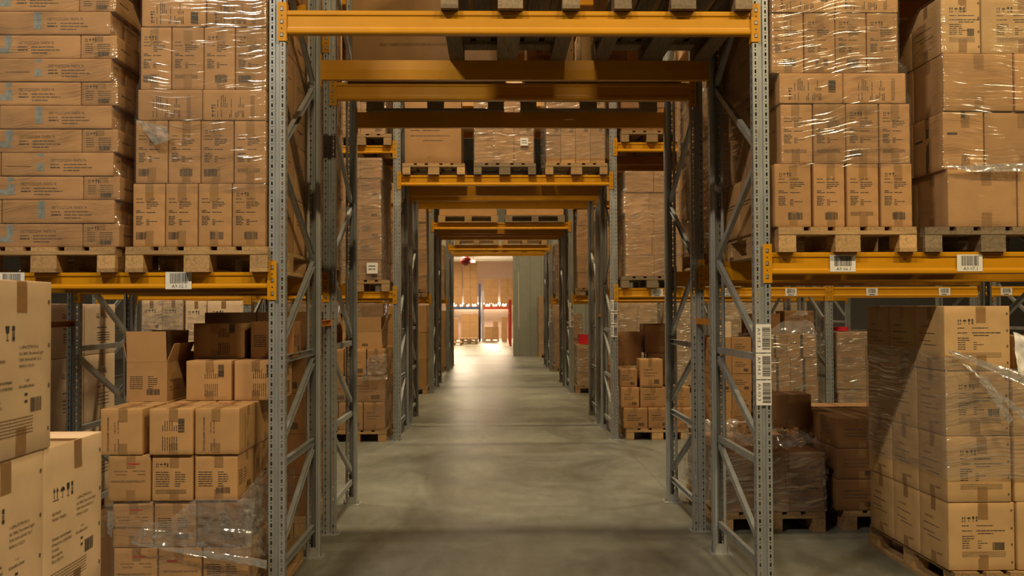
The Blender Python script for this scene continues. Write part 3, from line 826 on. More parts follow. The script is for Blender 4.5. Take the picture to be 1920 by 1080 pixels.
# 1 long tube boxes, upper left shelf
D1 = 'long lamp load, upper left'
zt = LEFT_Z[0]
xr = ax(222, AF, 440); G = 'long tube lamp cartons on the upper left shelf'
pallet((xr - .42, AF, zt), 'wooden pallet under the long lamp cartons on upper left shelf')
z = zt + PH; bands = []
rng = random.Random(3)
for i in range(12):
    h = .1345; sh = rng.uniform(-.006, .006) - i * .0035; odd = i % 2 == 0
    if odd:
        xe = xr + sh
        carton('tube_end', .203, .56, h - .002, (xe - .1025, AF + .30, z), rng.uniform(-.004, .004), f"end carton at corner, {tiername(i, 12)}, {D1} load", G, i % 4)
        carton('tube_end', .203, .56, h - .002, (xe - .1025, AF + .88, z), rng.uniform(-.004, .004), f"small end carton behind corner, {tiername(i, 12)}, {D1} load", G, i % 4)
        carton('tube', .62, .2, h - .002, (xe - .2075 - .31, AF + .12, z), rng.uniform(-.002, .002), f"long tube lamp carton at front, {tiername(i, 12)}, {D1} load", G, i % 4)
        bands.append((z, z + h, xe - .83, xe, AF + .02, AF + 1.17))
    else:
        xe = xr - .028 + sh
        for k in range(5):
            carton('tube', .63, .2, h - .002, (xe - .315, AF + .115 + k * .212, z), rng.uniform(-.003, .003), f"long lamp carton, {'front' if k == 0 else ORD[k] + ' behind front'}, {tiername(i, 12)}, {D1}", G, i % 4)
        carton('tube_end', .19, .56, h - .002, (xe - .635 - .097, AF + .30, z), 0, f"end carton at outer left, {tiername(i, 12)}, {D1} load", G, (i + 1) % 4)
        bands.append((z, z + h, xe - .83, xe, AF + .015, AF + 1.07))
    z += h
wrap(bands, 'clear stretch film around the long tube lamp cartons, upper left shelf', seed=1)
# 2 upright lamp cartons left of the left front post
D2 = 'load beside left front post'; G = 'small lamp cartons on the nearest shelves'
x0 = ax(233, AF, 480); pallet((x0 + .405, AF, zt), 'wooden pallet beside the left front post on the left shelf')
zb = zt + PH; hT = .361
T = [(hT, 'lamp', cols((245, 307, 369, 433, 500), AF, 400), .372), (hT, 'lamp', cols((250, 312, 373.5, 436, 500), AF, 280), .372, .004),
     (.178, 'lamp', cols((254, 377, 502), AF, 190), .372, .002), (hT, 'lamp', cols((259, 318, 379, 438, 502), AF, 100), .372, .008), (.178, 'lamp', cols((262, 384, 503), AF, 20), .372, .004)]
T = [(t[0], t[1], [(a, min(b_, -1.296)) for a, b_ in t[2]], *t[3:]) for t in T]
B2 = stack(D2, 'printed', G, AF + .02, zb, T, 'R', seed=11)
wrap(B2[1:], 'clear stretch film around the lamp cartons beside left front post', seed=2, z0=B2[1][0] - .05, off=.003, amp=.003)
x, y_, z = at(255, 262, AF); c = at(322, 262, AF)
sheet(at(254, 224, AF - .02), at(314, 238, AF - .03), at(318, 262, AF - .035), at(290, 272, AF - .02), 'loose crumpled film tail on the wrapped load beside left front post', 16, 10, .008, seed=3, mat='film_strand')
# 3 right of the right front post
zt = RIGHT_Z[0]; D3 = 'load beside right front post'
x0 = ax(1459, AF, 450); pallet((x0 + .405, AF, zt), 'wooden pallet beside the right front post on the right shelf')
zb = zt + PH
T = [(.368, 'lamp', [(a + .002, b_ - .008) for a, b_ in cols((1454, 1527, 1590, 1654, 1717), AF, 370)], .372), (.350, 'lamp', cols((1467, 1528, 1590, 1652, 1711), AF, 250), .372, .006),
     (.178, 'lamp', cols((1463, 1584, 1703), AF, 160), .372, .002), (.353, 'lamp', cols((1449, 1511, 1570, 1629, 1689), AF, 80), .372, .008), (.178, 'lamp', cols((1446, 1569, 1688), AF, 10), .372, .002)]
T = [(t[0], t[1], [(max(a, 1.617), b_) for a, b_ in t[2]], *t[3:]) for t in T]
B3 = stack(D3, 'printed', G, AF + .02, zb, T, 'L', seed=12)
wrap(B3[1:], 'clear stretch film around the lamp cartons beside right front post', seed=4, z0=B3[1][0] - .02, off=.003, amp=.003)
# 4 big cartons, right edge
D4 = 'tall load at upper right edge'; G4 = 'large plain cartons at the upper right edge'
x0 = ax(1775, AF, 440); pallet((ax(1738, AF, 450) + .40, AF + .02, zt), 'weathered grey pallet at the right end of the right shelf', grey=True)
T = [(.338, 'plain', [(x0 + .03, x0 + .44), (x0 + .445, x0 + .80)], .38), (.340, ['stripe_', 'plain'], [(x0 + .01, x0 + .255), (x0 + .26, x0 + .72)], .38, .01), (.340, 'plain', [(x0 + .015, x0 + .43), (x0 + .435, x0 + .80)], .38),
     (.34, 'maxus', [(x0 + .01, x0 + .245), (x0 + .25, x0 + .70)], .38, .01)]
B4 = stack(D4, 'plain brown', G4, AF + .04, zt + PH, T, 'L', seed=14)
wrap(B4, 'clear stretch film around the tall load at upper right edge', seed=6)
sheet(at(1765, 312, AF + .01), at(1925, 305, AF + .01), at(1925, 322, AF), at(1820, 322, AF), 'twisted film rope across the tall load at upper right edge', 24, 8, .008, mat='film_strand', seed=8)
x0w = ax(1738, AF, 300)

# 5 tall stack with stretch film, lower right floor
G5 = 'large cartons of the tall stack at lower right'; D5 = 'tall stack at lower right'
XS = ax(1776, 5.28, 800); cw = .388
pallet((XS + .42, 5.25, 0), 'wooden pallet under the tall film wrapped stack at lower right')
pallet((XS - .02 + .42, 6.87, 0), 'wooden pallet on floor behind the tall stack at lower right')
T = [(.398, 'maxus', [(XS, XS + .395), (XS + .405, XS + .79)], .368), (.386, 'maxus', [(XS - .005, XS + cw - .01), (XS + .395, XS + .78)], .368, .0),
     (.384, 'maxus', [(XS - .005, XS + cw - .01), (XS + .395, XS + .78)], .368, .0), (.382, 'maxus', [(XS - .01, XS + cw - .002)], .368)]
B5 = stack(D5, 'large printed', G5, 5.28, PH + .002, T, 'L', seed=15, topfull=1)
zc = B5[-1][0]
wrap([(a, b_, c_, max(d_, XS + .78), e, f) for a, b_, c_, d_, e, f in B5[1:3]], 'clear stretch film around the middle of the tall stack at lower right', seed=9, z0=B5[1][0] + .14, z1=B5[2][1] + .12, mat='film_tall',
     hole=lambda x, y, z: z > B5[2][1] + .10 - .25 * max(0, (x - XS)) - (0 if y < 5.3 else -.1))
carton('plain', .30, .30, .20, (XS + .60, 5.52, B5[3][0] + .003), .1, 'small plain carton on top of the tall lower right stack', G5, 1)
b = MB('label_white'); rngp = random.Random(4)
p0 = at(1901, 626, 5.30)
sheet(at(1900, 622, 5.34), at(1935, 640, 5.30), at(1935, 720, 5.30), at(1908, 700, 5.28), 'crumpled white plastic bag on top of the lower right stack', 10, 12, .02, mat='label_white', seed=5)
q = at(1776, 655, 5.26)
sheet(at(1776, 654, 5.262), at(1925, 702, 5.16), at(1925, 725, 5.14), at(1782, 662, 5.262), 'torn film strand pulled across the tall stack, upper strand', 30, 6, .014, mat='film_strand', seed=21, fr=14)
sheet(at(1778, 657, 5.262), at(1925, 792, 5.10), at(1921, 772, 5.11), at(1782, 661, 5.262), 'torn film strand pulled across the tall stack, middle strand', 30, 6, .012, mat='film_strand', seed=22, fr=14)
sheet(at(1835, 712, 5.22), at(1892, 796, 5.17), at(1900, 786, 5.17), at(1850, 705, 5.22), 'torn film strand ending in a point on the tall stack', 18, 5, .008, mat='film_strand', seed=23, fr=14)
sheet(at(1782, 657, 5.25), at(1925, 715, 5.14), at(1925, 775, 5.12), at(1893, 795, 5.17), 'thin clear film flap hanging over the tall lower right stack', 24, 14, .012, mat='film_wrap', seed=24, trim=lambda u, v: v > u * 1.05 + .02)

# 6 pale cartons at the lower left, close to the camera
G6 = 'large pale cartons at lower left'; XF = -1.47; D6 = 'pale stack at lower left'
pallet((XF - .42, 2.12, 0), 'wooden pallet under the pale cartons at lower left')
hh = .547; z6 = PH + .001
for i, (ys, hz) in enumerate((((2.13, 2.56, 3.005, 3.445), z6), ((2.13, 2.56, 3.005, 3.447), z6 + hh), ((2.17, 2.60, 3.04), z6 + 2 * hh))):
    for k in range(len(ys) - 1):
        ya, yb = ys[k], ys[k + 1]
        off = (0, .0, .006)[i]
        o = carton('global', yb - ya - .006, .42, hh - .003, (XF - .21 + off, (ya + yb) / 2, hz), PI / 2, 
                   f"large pale printed carton, {['nearest', 'middle', 'farthest'][k]} in {tiername(i, 3)}, {D6}", G6, (i * 2 + k) % 4)
b = MB('tape_brown')
# 7 open stack of small cartons below the left shelf
G7 = 'small lamp cartons stacked below the left shelf'; D7 = 'stack below left shelf'
F7 = 5.0
pallet((ax(345, F7, 1080), F7 - .02, 0), 'wooden pallet on floor below the left shelf')
hz = .252; xs = [ax(p, F7, 900) for p in (200, 284, 367, 470)]
tiers7 = [(hz, ['sdl_b', 'sdl_c', 'sdl_e'], [(ax(215, F7), ax(297, F7)), (ax(298, F7), ax(380, F7)), (ax(381, F7), ax(467, F7))], .375),
          (hz, ['sdl_b', 'sdl_e', 'sdl_dk'], [(ax(213, F7), ax(289, F7)), (ax(290, F7), ax(369, F7)), (ax(370, F7), ax(455, F7))], .375),
          (hz, ['sdl_b', 'sdl_d', 'sdl_e'], [(ax(205, F7), ax(285, F7)), (ax(287, F7), ax(365, F7)), (ax(367, F7), ax(448, F7))], .375, -.01),
          (hz, ['sdl_a', 'sdl_f', 'sdl_a'], [(ax(191, F7), ax(271, F7)), (ax(283, F7), ax(366, F7)), (ax(368, F7), ax(452, F7))], .375, -.02)]
z7 = (az(848, F7) - 3 * hz)
B7 = stack(D7, 'printed', G7, F7, max(PH + .001, z7), tiers7, 'R', seed=17, depth=3, topfull=1)
zt7 = B7[-1][1]
# second layer at the back of that stack
def open_carton(loc, w, d, h, label, rz=0):
    o = empty('open_carton', loc, rz)
    b = MB('card_tan', 'ink', 'ink_soft'); t = .004
    b.box(-w / 2, -d / 2, 0, w / 2, -d / 2 + t, h); b.box(-w / 2, d / 2 - t, 0, w / 2, d / 2, h)
    b.box(-w / 2, -d / 2 + t, 0, -w / 2 + t, d / 2 - t, h); b.box(w / 2 - t, -d / 2 + t, 0, w / 2, d / 2 - t, h); b.box(-w / 2 + t, -d / 2 + t, 0, w / 2 - t, d / 2 - t, t)
    P = design('sdl_e', w, h, random.Random(4), 'front')
    for pts, m in P.p: b.poly([(u - w / 2, -d / 2 - .001, v) for u, v in pts], 1)
    P = design('sdl_c', d, h, random.Random(5), 'side')
    for pts, m in P.p: 
        if m == 'ink': b.poly([(w / 2 + .001, u - d / 2, v) for u, v in pts], 1)
    b.build('box_body', o)
    def flap(L, dd, loc, rx, rzz):
        q = MB('card_tan'); q.box(-L / 2, 0, 0, L / 2, .004, dd); f = q.build('flap', o, loc); f.rotation_euler = (rx, 0, rzz)
    flap(w - .006, d / 2, (0, -d / 2 - .001, h + .001), .10, 0); flap(w - .006, d / 2, (0, d / 2 + .001, h + .001), .15, PI)
    flap(d - .006, w * .48, (w / 2 + .001, 0, h + .001), .38, PI / 2); flap(d - .006, w * .48, (-w / 2 - .001, 0, h + .001), .2, -PI / 2)
    tag(o, label, 'box', G7); return o
Y7b = F7 + .375
open_carton(((ax(237, Y7b) + ax(313, Y7b)) / 2, Y7b + .19, zt7 + .001), ax(313, Y7b) - ax(237, Y7b), .36, az(680, Y7b) - az(753, Y7b), 'brown carton with open flaps on the stack below left shelf', 0)
w7 = .265
carton('sdl_f', w7, .36, .235, ((ax(347, Y7b) + ax(433, Y7b)) / 2, Y7b + .2, zt7 + .001), 0, 'printed carton right of the open carton below left shelf', G7, 1)
carton('sdl_f', w7, .36, .235, ((ax(436, Y7b) + ax(523, Y7b)) / 2, Y7b + .2, zt7 + .001), .02, 'printed carton second right of the open carton, against left post', G7, 2)
carton('sdl_f', .30, .27, .215, (ax(409, Y7b + .2), Y7b + .36, zt7 + .238), -.08, 'shadowed carton on top, directly right of the open carton', G7, 3)
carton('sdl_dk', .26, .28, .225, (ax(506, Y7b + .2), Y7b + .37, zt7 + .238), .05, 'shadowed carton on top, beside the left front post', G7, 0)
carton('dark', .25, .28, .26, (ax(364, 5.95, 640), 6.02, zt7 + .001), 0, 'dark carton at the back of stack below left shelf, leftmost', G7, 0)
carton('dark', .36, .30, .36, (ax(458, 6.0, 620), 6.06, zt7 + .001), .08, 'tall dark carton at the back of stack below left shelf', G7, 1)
# film on that stack
zA = B7[2][0]
wrap([(a, b_, c_ , d_ + .03, e, f) for a, b_, c_, d_, e, f in B7[0:2]], 'clear stretch film around the lower tiers below left shelf', seed=31, z0=PH, z1=zA, mat='film_wrap')
sheet(at(300, 935, F7 - .03), at(478, 935, F7 - .03), at(470, 1046, F7 - .035), at(246, 1016, F7 - .03), 'crumpled film sheet over the front of the stack below left shelf', 56, 30, .016, seed=32, fr=10, mat='film_loose', trim=lambda u, v: v < .55 and u < .35 - .3 * v)
sheet(at(455, 932, F7 - .02), at(506, 868, F7 + .35), at(512, 1040, F7 + .40), at(462, 1045, F7 - .03), 'loose film hanging at right corner of stack below left shelf', 34, 48, .022, seed=33, fr=9)
sheet(at(246, 1015, F7 - .035), at(500, 1050, F7 - .05), at(500, 1066, F7 - .05), at(248, 1021, F7 - .035), 'twisted film rope across the stack below left shelf', 34, 5, .010, mat='film_strand', seed=34, fr=14)
sheet(at(202, 955, F7 + .02), at(213, 962, F7 - .01), at(210, 1008, F7 - .02), at(200, 1000, F7 + .02), 'small crumpled film tuft left of the stack below left shelf', 8, 12, .012, mat='film_strand', seed=35)
carton('dark', .22, .3, .47, (ax(203, 5.3, 1040) - .07, 5.5, .001), 0, 'brown carton half hidden behind the pale stack at lower left', G7, 0)

# 8 tunnel level of the nearest row
def tun_pallet(cx, yf, z, label, grey=False, sm=False): return pallet((cx, yf, z), label, grey=grey, simplep=sm)
ZT = 3.415
tun_pallet(ax(957, AF, 10), AF, ZT, 'left wooden pallet over the walkway on nearest front rack', grey=True)
tun_pallet(ax(1282, AF, 10), AF, ZT, 'right wooden pallet over the walkway on nearest front rack', grey=True)
for cx, nm in ((ax(957, AF, 10), 'left'), (ax(1282, AF, 10), 'right')):
    carton('plain', .78, 1.16, .9, (cx, AF + .6, ZT + PH + .001), 0, f'big carton on the {nm} pallet over the walkway, nearest rack', 'big cartons over the walkway', 1, detail=False)
A2 = A + 1.66 - .045
# back half: one big printed carton on the left, cartons right
o = pallet((-.62, A2 + .25, ZT), 'pallet under the big printed carton over the walkway', grey=True)
o.scale = (1.45, 1, 1); o.location = (-1.1 + 1.2, A2 + .60, ZT); o.rotation_euler = (0, 0, PI / 2)
o = pallet((0, 0, 0), 'right sideways pallet over walkway, back half of nearest row', grey=True); o.scale = (1.45, 1, 1); o.location = (1.44, A2 + .60, ZT); o.rotation_euler = (0, 0, PI / 2)
mb = carton_meshes('plain', 1.17, .78, 1.0, 2, True)
big = link('carton', mb[0], None, (-.50, A2 + .55, ZT + PH + .001)); tag(big, 'big carton over the walkway printed with LED panel text', 'box', 'big cartons over the walkway')
b = MB('ink', 'ink_soft'); P = Print()
P.text('Назва товару:', .0, 0, .020); P.text('MAXUS ASSISTANCE LED PANEL PRO 595*1195 80W', .115, 0, .021, width=.40)
P.text('MAXUS', .0, .16, .05)
P.p = [([(u, v) for u, v in p], m) for p, m in P.p]
pt = at(712, 84, A2 + .152)
for pts, m in P.p: b.poly([(u, -.0035, v) for u, v in pts], 0)
o = b.build('printed_text', big, (pt.x - big.location.x, A2 + .15 - big.location.y, pt.z - big.location.z))
for k in range(2): carton('maxus', .36, .55, .36, (.45 + .42 * k, A2 + .45, ZT + PH + .001), 0, f"{['left', 'right'][k]} small carton over walkway beyond the nearest wooden pallets", 'big cartons over the walkway', k)

# 9 back half of the nearest row: side loads
Y = A2
def side_load(desc, adj, group, x0, x1, yf, z0, n, h, ncol, style, side, seed, film_m='film_heavy', d=.39, detail=False, jitx=.01, film_on=True, pal=True, grey=False, simplep=True, topfull=False):
    if pal: pallet(((x0 + x1) / 2, yf, z0), f"wooden pallet under the {desc}", grey=grey, simplep=simplep); z0 += PH + .001
    rng = random.Random(seed); tiers = []
    for i in range(n):
        s = rng.uniform(-jitx, jitx); w = (x1 - x0) / ncol
        if ncol > 1 and i % 2: cs = [x0 + s] + [x0 + s + w * (k + 1) + rng.uniform(-.05, .05) for k in range(ncol - 1)] + [x1 + s]
        else: cs = [x0 + s + w * k for k in range(ncol + 1)]
        tiers.append((h, style, list(zip(cs, cs[1:])), d, rng.uniform(0, .012)))
    B = stack(desc, adj, group, yf + .02, z0, tiers, side, seed=seed, detail=detail, topfull=topfull)
    if film_on: wrap(B, f"clear stretch film around the {desc}", seed=seed, mat=film_m)
    return B
GA = 'cartons on the back half of the nearest row'
side_load('rear shelf load left of walkway', 'plain', GA, -2.13, -1.33, A2, LEFT_Z[0], 5, .30, 2, 'plain', 'R', 41, 'film_heavy')
side_load('rear shelf load right of walkway', 'plain', GA, 1.66, 2.46, A2, RIGHT_Z[0], 5, .29, 2, 'plain', 'L', 42, 'film_heavy')
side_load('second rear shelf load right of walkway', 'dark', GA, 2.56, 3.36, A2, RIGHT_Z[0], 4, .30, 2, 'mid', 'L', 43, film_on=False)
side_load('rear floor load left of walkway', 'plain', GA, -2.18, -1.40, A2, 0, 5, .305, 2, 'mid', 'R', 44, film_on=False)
sheet((-1.37, A2 + .1, 1.25), (-1.36, A2 + .75, 1.35), (-1.36, A2 + .8, .85), (-1.37, A2 + .15, .75), 'loose film on side of rear floor load left of walkway', 16, 14, .02, seed=45)
# low wrapped floor load behind right front post
G8 = 'low cartons behind the right front post'
Bq = side_load('low load behind right front post', 'dark', G8, 1.70, 2.50, A2, 0, 3, .149, 3, 'mid', 'L', 46, 'film_heavy', d=.38, topfull=1, simplep=False)
zq = Bq[-1][1]
sheet((1.68, A2 - .0, zq + .06), (2.50, A2 + .0, zq + .05), (2.50, A2 + 1.15, zq + .10), (1.68, A2 + 1.15, zq + .10), 'crumpled plastic sheet lying on the low floor load', 50, 50, .045, seed=47, fr=6)
sheet((1.665, A2 + .05, zq + .10), (1.665, A2 + 1.15, zq + .10), (1.65, A2 + 1.15, .20), (1.65, A2 + .05, .20), 'bulging film on the walkway side of the low load', 30, 26, .018, seed=48, fr=7)
carton('sdl_c', .11, .12, .075, (ax(1404, A2 + .3, 826), A2 + .35, zq + .105), .2, 'small light carton lying on the low plastic covered load', G8, 1)
x_, y_, z_ = at(1483, 835, A2 + .7)
carton('dark', .30, .34, .27, (x_, A2 + .80, zq + .11), 0, 'dark brown carton standing on the low plastic covered load', G8, 1)
# dark load beside the tall stack
Bd = side_load('dark load behind the tall lower right stack', 'dark', G8, 2.77, 3.55, A2, 0, 3, .235, 2, 'mid', 'L', 49, film_on=False, topfull=1, pal=False) if False else None
z0 = PH + .001
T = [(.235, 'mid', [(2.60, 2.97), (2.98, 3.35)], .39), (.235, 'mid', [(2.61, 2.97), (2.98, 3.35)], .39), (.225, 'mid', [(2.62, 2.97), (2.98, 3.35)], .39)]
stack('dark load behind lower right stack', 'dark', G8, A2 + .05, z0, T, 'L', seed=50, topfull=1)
# pale boxes seen through the left outer frame
for i, (zz0, h9) in enumerate(((PH, .585), (PH + .588, .585), (PH + 1.176, .42))):
    for k in range(2):
        carton('globalbig', .60, .70, h9, (-3.35 - .35, A2 + .06 + .31 + k * .61, zz0 + .001), PI / 2, f"large pale carton, {['nearer', 'farther'][k]} in {tiername(i, 3)}, outer left bay", 'pale cartons in the outer left bay', k + i)
pallet((-3.75, A2 + .02, 0), 'wooden pallet under the pale cartons in outer left bay', simplep=True)

# ------------------------------------------------------------------ second double row
B = Y0S[1]; BF = B - .045
GB = 'cartons of the second row'
side_load('second row shelf load left of walkway', 'printed', GB, ax(628, BF, 400), ax(714, BF, 400), BF, LEFT_Z[1], 6, .262, 2, 'mid_', 'R', 61, detail=False)
Bx = (ax(640, BF), ax(714, BF))
# white delivery note
b = MB('label_white', 'ink'); b.box(-.07, -.001, 0, .07, 0, .14); P = Print(); P.words(-.05, .09, .09, .02, random.Random(2)); P.words(-.05, .05, .09, .02, random.Random(3))
for pts, m in P.p: b.poly([(u, -.002, v) for u, v in pts], 1)
p = at(698, 513, BF - .006); tag(b.build('delivery_note', None, tuple(p)), 'white delivery note on wrapped load, second row left shelf', 'paper note')
side_load('second row shelf load right of walkway', 'plain', GB, ax(1170, BF), ax(1277, BF), BF, RIGHT_Z[1], 5, .272, 2, 'plain', 'L', 62, jitx=.03, grey=True)
side_load('second row top load left of walkway', 'printed', GB, ax(628, BF), ax(722, BF), BF, 3.80, 2, .26, 2, 'mid_', 'R', 63)
side_load('second row top load right of walkway', 'plain', GB, ax(1168, BF), ax(1282, BF), BF, 3.84, 2, .30, 2, 'dark', 'L', 64, film_on=False)
side_load('second row outer shelf load right', 'plain', GB, 2.75, 3.5, BF, RIGHT_Z[1], 4, .30, 2, 'plain', 'L', 65)
# over the walkway: three loads
for i, (p0, p1, st) in enumerate(((757, 866, 'bigtext'), (889, 1001, 'lamp2'), (1024, 1135, 'lamp2'))):
    xa, xb = ax(p0, BF, 280), ax(p1, BF, 280); nm = ['left', 'middle', 'right'][i]
    pallet(((ax(p0, BF, 315) + ax(p1 + 3, BF, 315)) / 2, BF, ZT + .004), f'wooden pallet over walkway in second row, {nm} one of three', simplep=False, grey=(i == 1))
    if i == 0: 
        carton('bigtext', xb - xa - .02, 1.1, .88, ((xa + xb) / 2, BF + .58, ZT + PH + .006), 0, 'big printed carton over walkway, second row, leftmost load', GB, 1)
    else:
        BB = stack(f'{nm} load over second walkway', 'printed', GB, BF + .02, ZT + PH + .006, [(.36, 'plain', [(xa + (xb - xa) * k / (3 + (i == 2)), xa + (xb - xa) * (k + 1) / (3 + (i == 2))) for k in range(3 + (i == 2))], .38),
              (.36, 'mid_', [(xa + (xb - xa) * k / (3 + (i == 2)), xa + (xb - xa) * (k + 1) / (3 + (i == 2))) for k in range(3 + (i == 2))], .38), (.3, 'mid_', [(xa, (xa + xb) / 2), ((xa + xb) / 2, xb)], .38)], 'N', seed=70 + i, detail=False)
        wrap(BB, f'clear stretch film around the {nm} load over second walkway', seed=70 + i, mat='film_heavy', z0=BB[0][0] + .003 + (.06 if i == 2 else 0))
b = MB('label_white', 'ink'); b.box(-.05, -.001, 0, .05, 0, .10); P = Print(); P.words(-.035, .06, .07, .014, random.Random(2)); P.words(-.035, .03, .07, .014, random.Random(3))
for pts, m in P.p: b.poly([(u, -.002, v) for u, v in pts], 1)
tag(b.build('paper_note', None, tuple(at(983, 273, BF - .004))), 'white note on middle wrapped load above the second walkway', 'paper note')
# floor, left of the second walkway
z0 = PH
xa, xb = ax(560, BF, 800), ax(722, BF, 800)
pallet((xb - .39, BF, 0), 'wooden pallet on floor left of walkway, second row')
w_ = .30
GBf = 'floor cartons of the second row, left side'
T = [(.355, 'mid_', [(xb - .88, xb - .60), (xb - .595, xb - .285), (xb - .28, xb - .005)], .39), (.335, 'mid_', [(xb - .86, xb - .46), (xb - .455, xb)], .39),
     (.345, 'mid_', [(xb - .80, xb - .53), (xb - .52, xb - .245), (xb - .235, xb - .01)], .39)]
Bf = stack('second row floor stack left', 'brown', GBf, BF + .02, PH + .001, T, 'R', seed=81)
wrap(Bf[:2], 'clear stretch film around second row floor stack, left side', seed=82, z1=Bf[1][1])
oc = open_carton((xb - .30, BF + .24, Bf[2][1] + .001), .50, .38, .22, 'open carton on top of the second row floor stack, left'); 
carton('dark', .34, .30, .30, (xb - .62, BF + .75, Bf[2][1] + .001), 0, 'dark carton behind the open carton, second row floor left', GBf, 1)
carton('dark', .34, .30, .38, (xb - .25, BF + .80, Bf[2][1] + .001), 0, 'dark carton behind open carton nearest the walkway, second row', GBf, 2)
sheet((xb - .22, BF - .01, 1.10), (xb + .02, BF + .0, 1.12), (xb + .03, BF - .02, .80), (xb - .30, BF - .02, .78), 'crumpled film bunch on second row floor stack, left side', 14, 16, .03, seed=83)
# outer left bay: white wrapped and yellowish cartons
GBo = 'pale cartons in the second row outer left bay'
xa, xb = ax(264, BF, 600), ax(341, BF, 600); m_ = (xa + xb) / 2
side = [(.60, 'global', [(xa, m_), (m_, xb)], .55), (.60, 'global', [(xa, m_), (m_, xb)], .55), (.47, 'global', [(xa, m_), (m_, xb)], .55)]
Bw = stack('white wrapped load, outer left', 'tall pale', GBo, BF + .02, PH, side, 'R', seed=84, depth=2)
wrap(Bw, 'white streaky stretch film around pale load in outer left bay', seed=85, mat='film_heavy')
pallet((-4.46, BF, 0), 'wooden pallet under pale load, second row outer left bay', simplep=True)
xa, m_, xb = ax(345, BF), ax(386, BF), ax(456, BF)
stack('yellowish load, outer left', 'pale', GBo, BF + .02, PH, [(.58, 'global', [(xa + .01, m_), (m_ + .005, xb - .01)], .6), (.58, 'global', [(xa + .01, m_), (m_ + .005, xb - .01)], .6), (.50, 'global', [(xa + .01, m_), (m_ + .01, xb - .01)], .6)], 'N', seed=86, depth=1) 
pallet((-3.63, BF + .02, 0), 'wooden pallet under yellowish cartons, second row outer left', simplep=True)
carton('mid_', .5, .5, .9, (-2.6, BF + .3, PH), 0, 'tall brown carton in second row left bay, on floor', GBo, 1)
pallet((-2.6, BF, 0), 'pallet under tall brown carton, second row left bay', simplep=True)
side_load('second row far left shelf load', 'plain', GBo, -3.0, -2.32, BF, LEFT_Z[1], 4, .30, 2, 'mid_', 'N', 87)

# floor, right of the second walkway
GBr = 'floor cartons of the second row, right side'
xa, xb = ax(1166, BF, 800), ax(1300, BF, 800)
pallet(((xa + xb) / 2, BF, 0), 'wooden pallet on floor right of walkway, second row')
c1 = [(ax(1178, BF), ax(1214, BF)), (ax(1216, BF), ax(1248, BF)), (ax(1260, BF), ax(1291, BF))]
c1 = [(xa + .03, xa + .34), (xa + .345, xa + .64), (xa + .65, xa + .92)]
T = [(.262, 'mid_', c1, .38), (.262, 'mid_', [(xa - .0, xa + .24), (xa + .25, xa + .58), (xa + .66, xa + .90)], .38, .05), (.235, 'mid_', [(xa - .02, xa + .22)], .38, .08)]
Bg = stack('second row floor stack right', 'small brown', GBr, BF + .02, PH + .001, T, 'L', seed=91, topfull=2)
carton('mid_', .29, .34, .36, (xa + .40, BF + .24, Bg[1][1] + .001), 0, 'taller carton on the second row floor stack, right side', GBr, 2)
for i_, (dx, ww, hh_) in enumerate(((.19, .36, .46), (.66, .40, .40))):
    carton('dark', ww, .36, hh_, (xa + dx + .02, BF + .98, Bg[1][1] + .001 if dx > .4 else Bg[2][1] + .001), 0, f"dark carton at the back of second row floor stack right, {['left', 'right'][i_]} upper one", GBr, i_)
carton('dark', .42, .36, .40, (xa + .64, BF + .98, Bg[1][1] + .405), .05, 'topmost dark carton at the back of second row floor stack, right', GBr, 2)
x2 = ax(1330, BF)
side_load('second floor stack right of walkway', 'brown', GBr, x2 + .02, ax(1408, BF), BF, 0, 5, .232, 2, 'mid_', 'L', 92, film_on=False, jitx=.012)
carton('pale', .21, .3, .20, (ax(1358, BF, 640), BF + .2, PH + 5 * .232 + .003), 0, 'small pale carton topping second row stack, seen through frame', GBr, 1)
xa, xb = ax(1450, BF), ax(1533, BF)
Bh = side_load('wrapped floor load behind post labels', 'brown', GBr, xa - .12, xb, BF, 0, 4, .30, 2, 'stripe', 'L', 93, 'film_heavy', jitx=.02)
sheet((xa - .1, BF - .0, Bh[-1][1] + .02), (xb, BF + .0, Bh[-1][1] + .0), (xb - .05, BF + .3, Bh[-1][1] + .30), (xb - .15, BF + .35, Bh[-1][1] + .30), 'peak of loose film above the wrapped load behind post labels', 18, 14, .02, seed=94, mat='film_loose')
carton('dark', .42, .4, .26, (xa + .05, BF + .75, Bh[-1][1] + .003), 0, 'dark carton on wrapped load behind post labels, left one', GBr, 1)
carton('mid_', .40, .4, .30, (xa + .52, BF + .75, Bh[-1][1] + .003), 0, 'brown carton on wrapped load behind post labels, right one', GBr, 1)
xa, xb = ax(1571, BF), ax(1690, BF)
side_load('floor load right of the far post', 'brown', GBr, xa, xb, BF, 0, 5, .245, 2, 'mid_', 'N', 95, jitx=.01)
b = MB('red_plastic'); b.tube([(0, 0, 0), (0, 0, .05)], .10, 16); o = b.build('red_roll', None, (ax(1592, BF), BF + .3, PH + 5 * .245 + .013)); tag(o, 'red plastic roll lying on load right of the far post', 'roll')
side_load('far right floor load', 'brown', GBr, xb + .25, xb + 1.1, BF, 0, 6, .26, 2, 'mid_', 'N', 96)

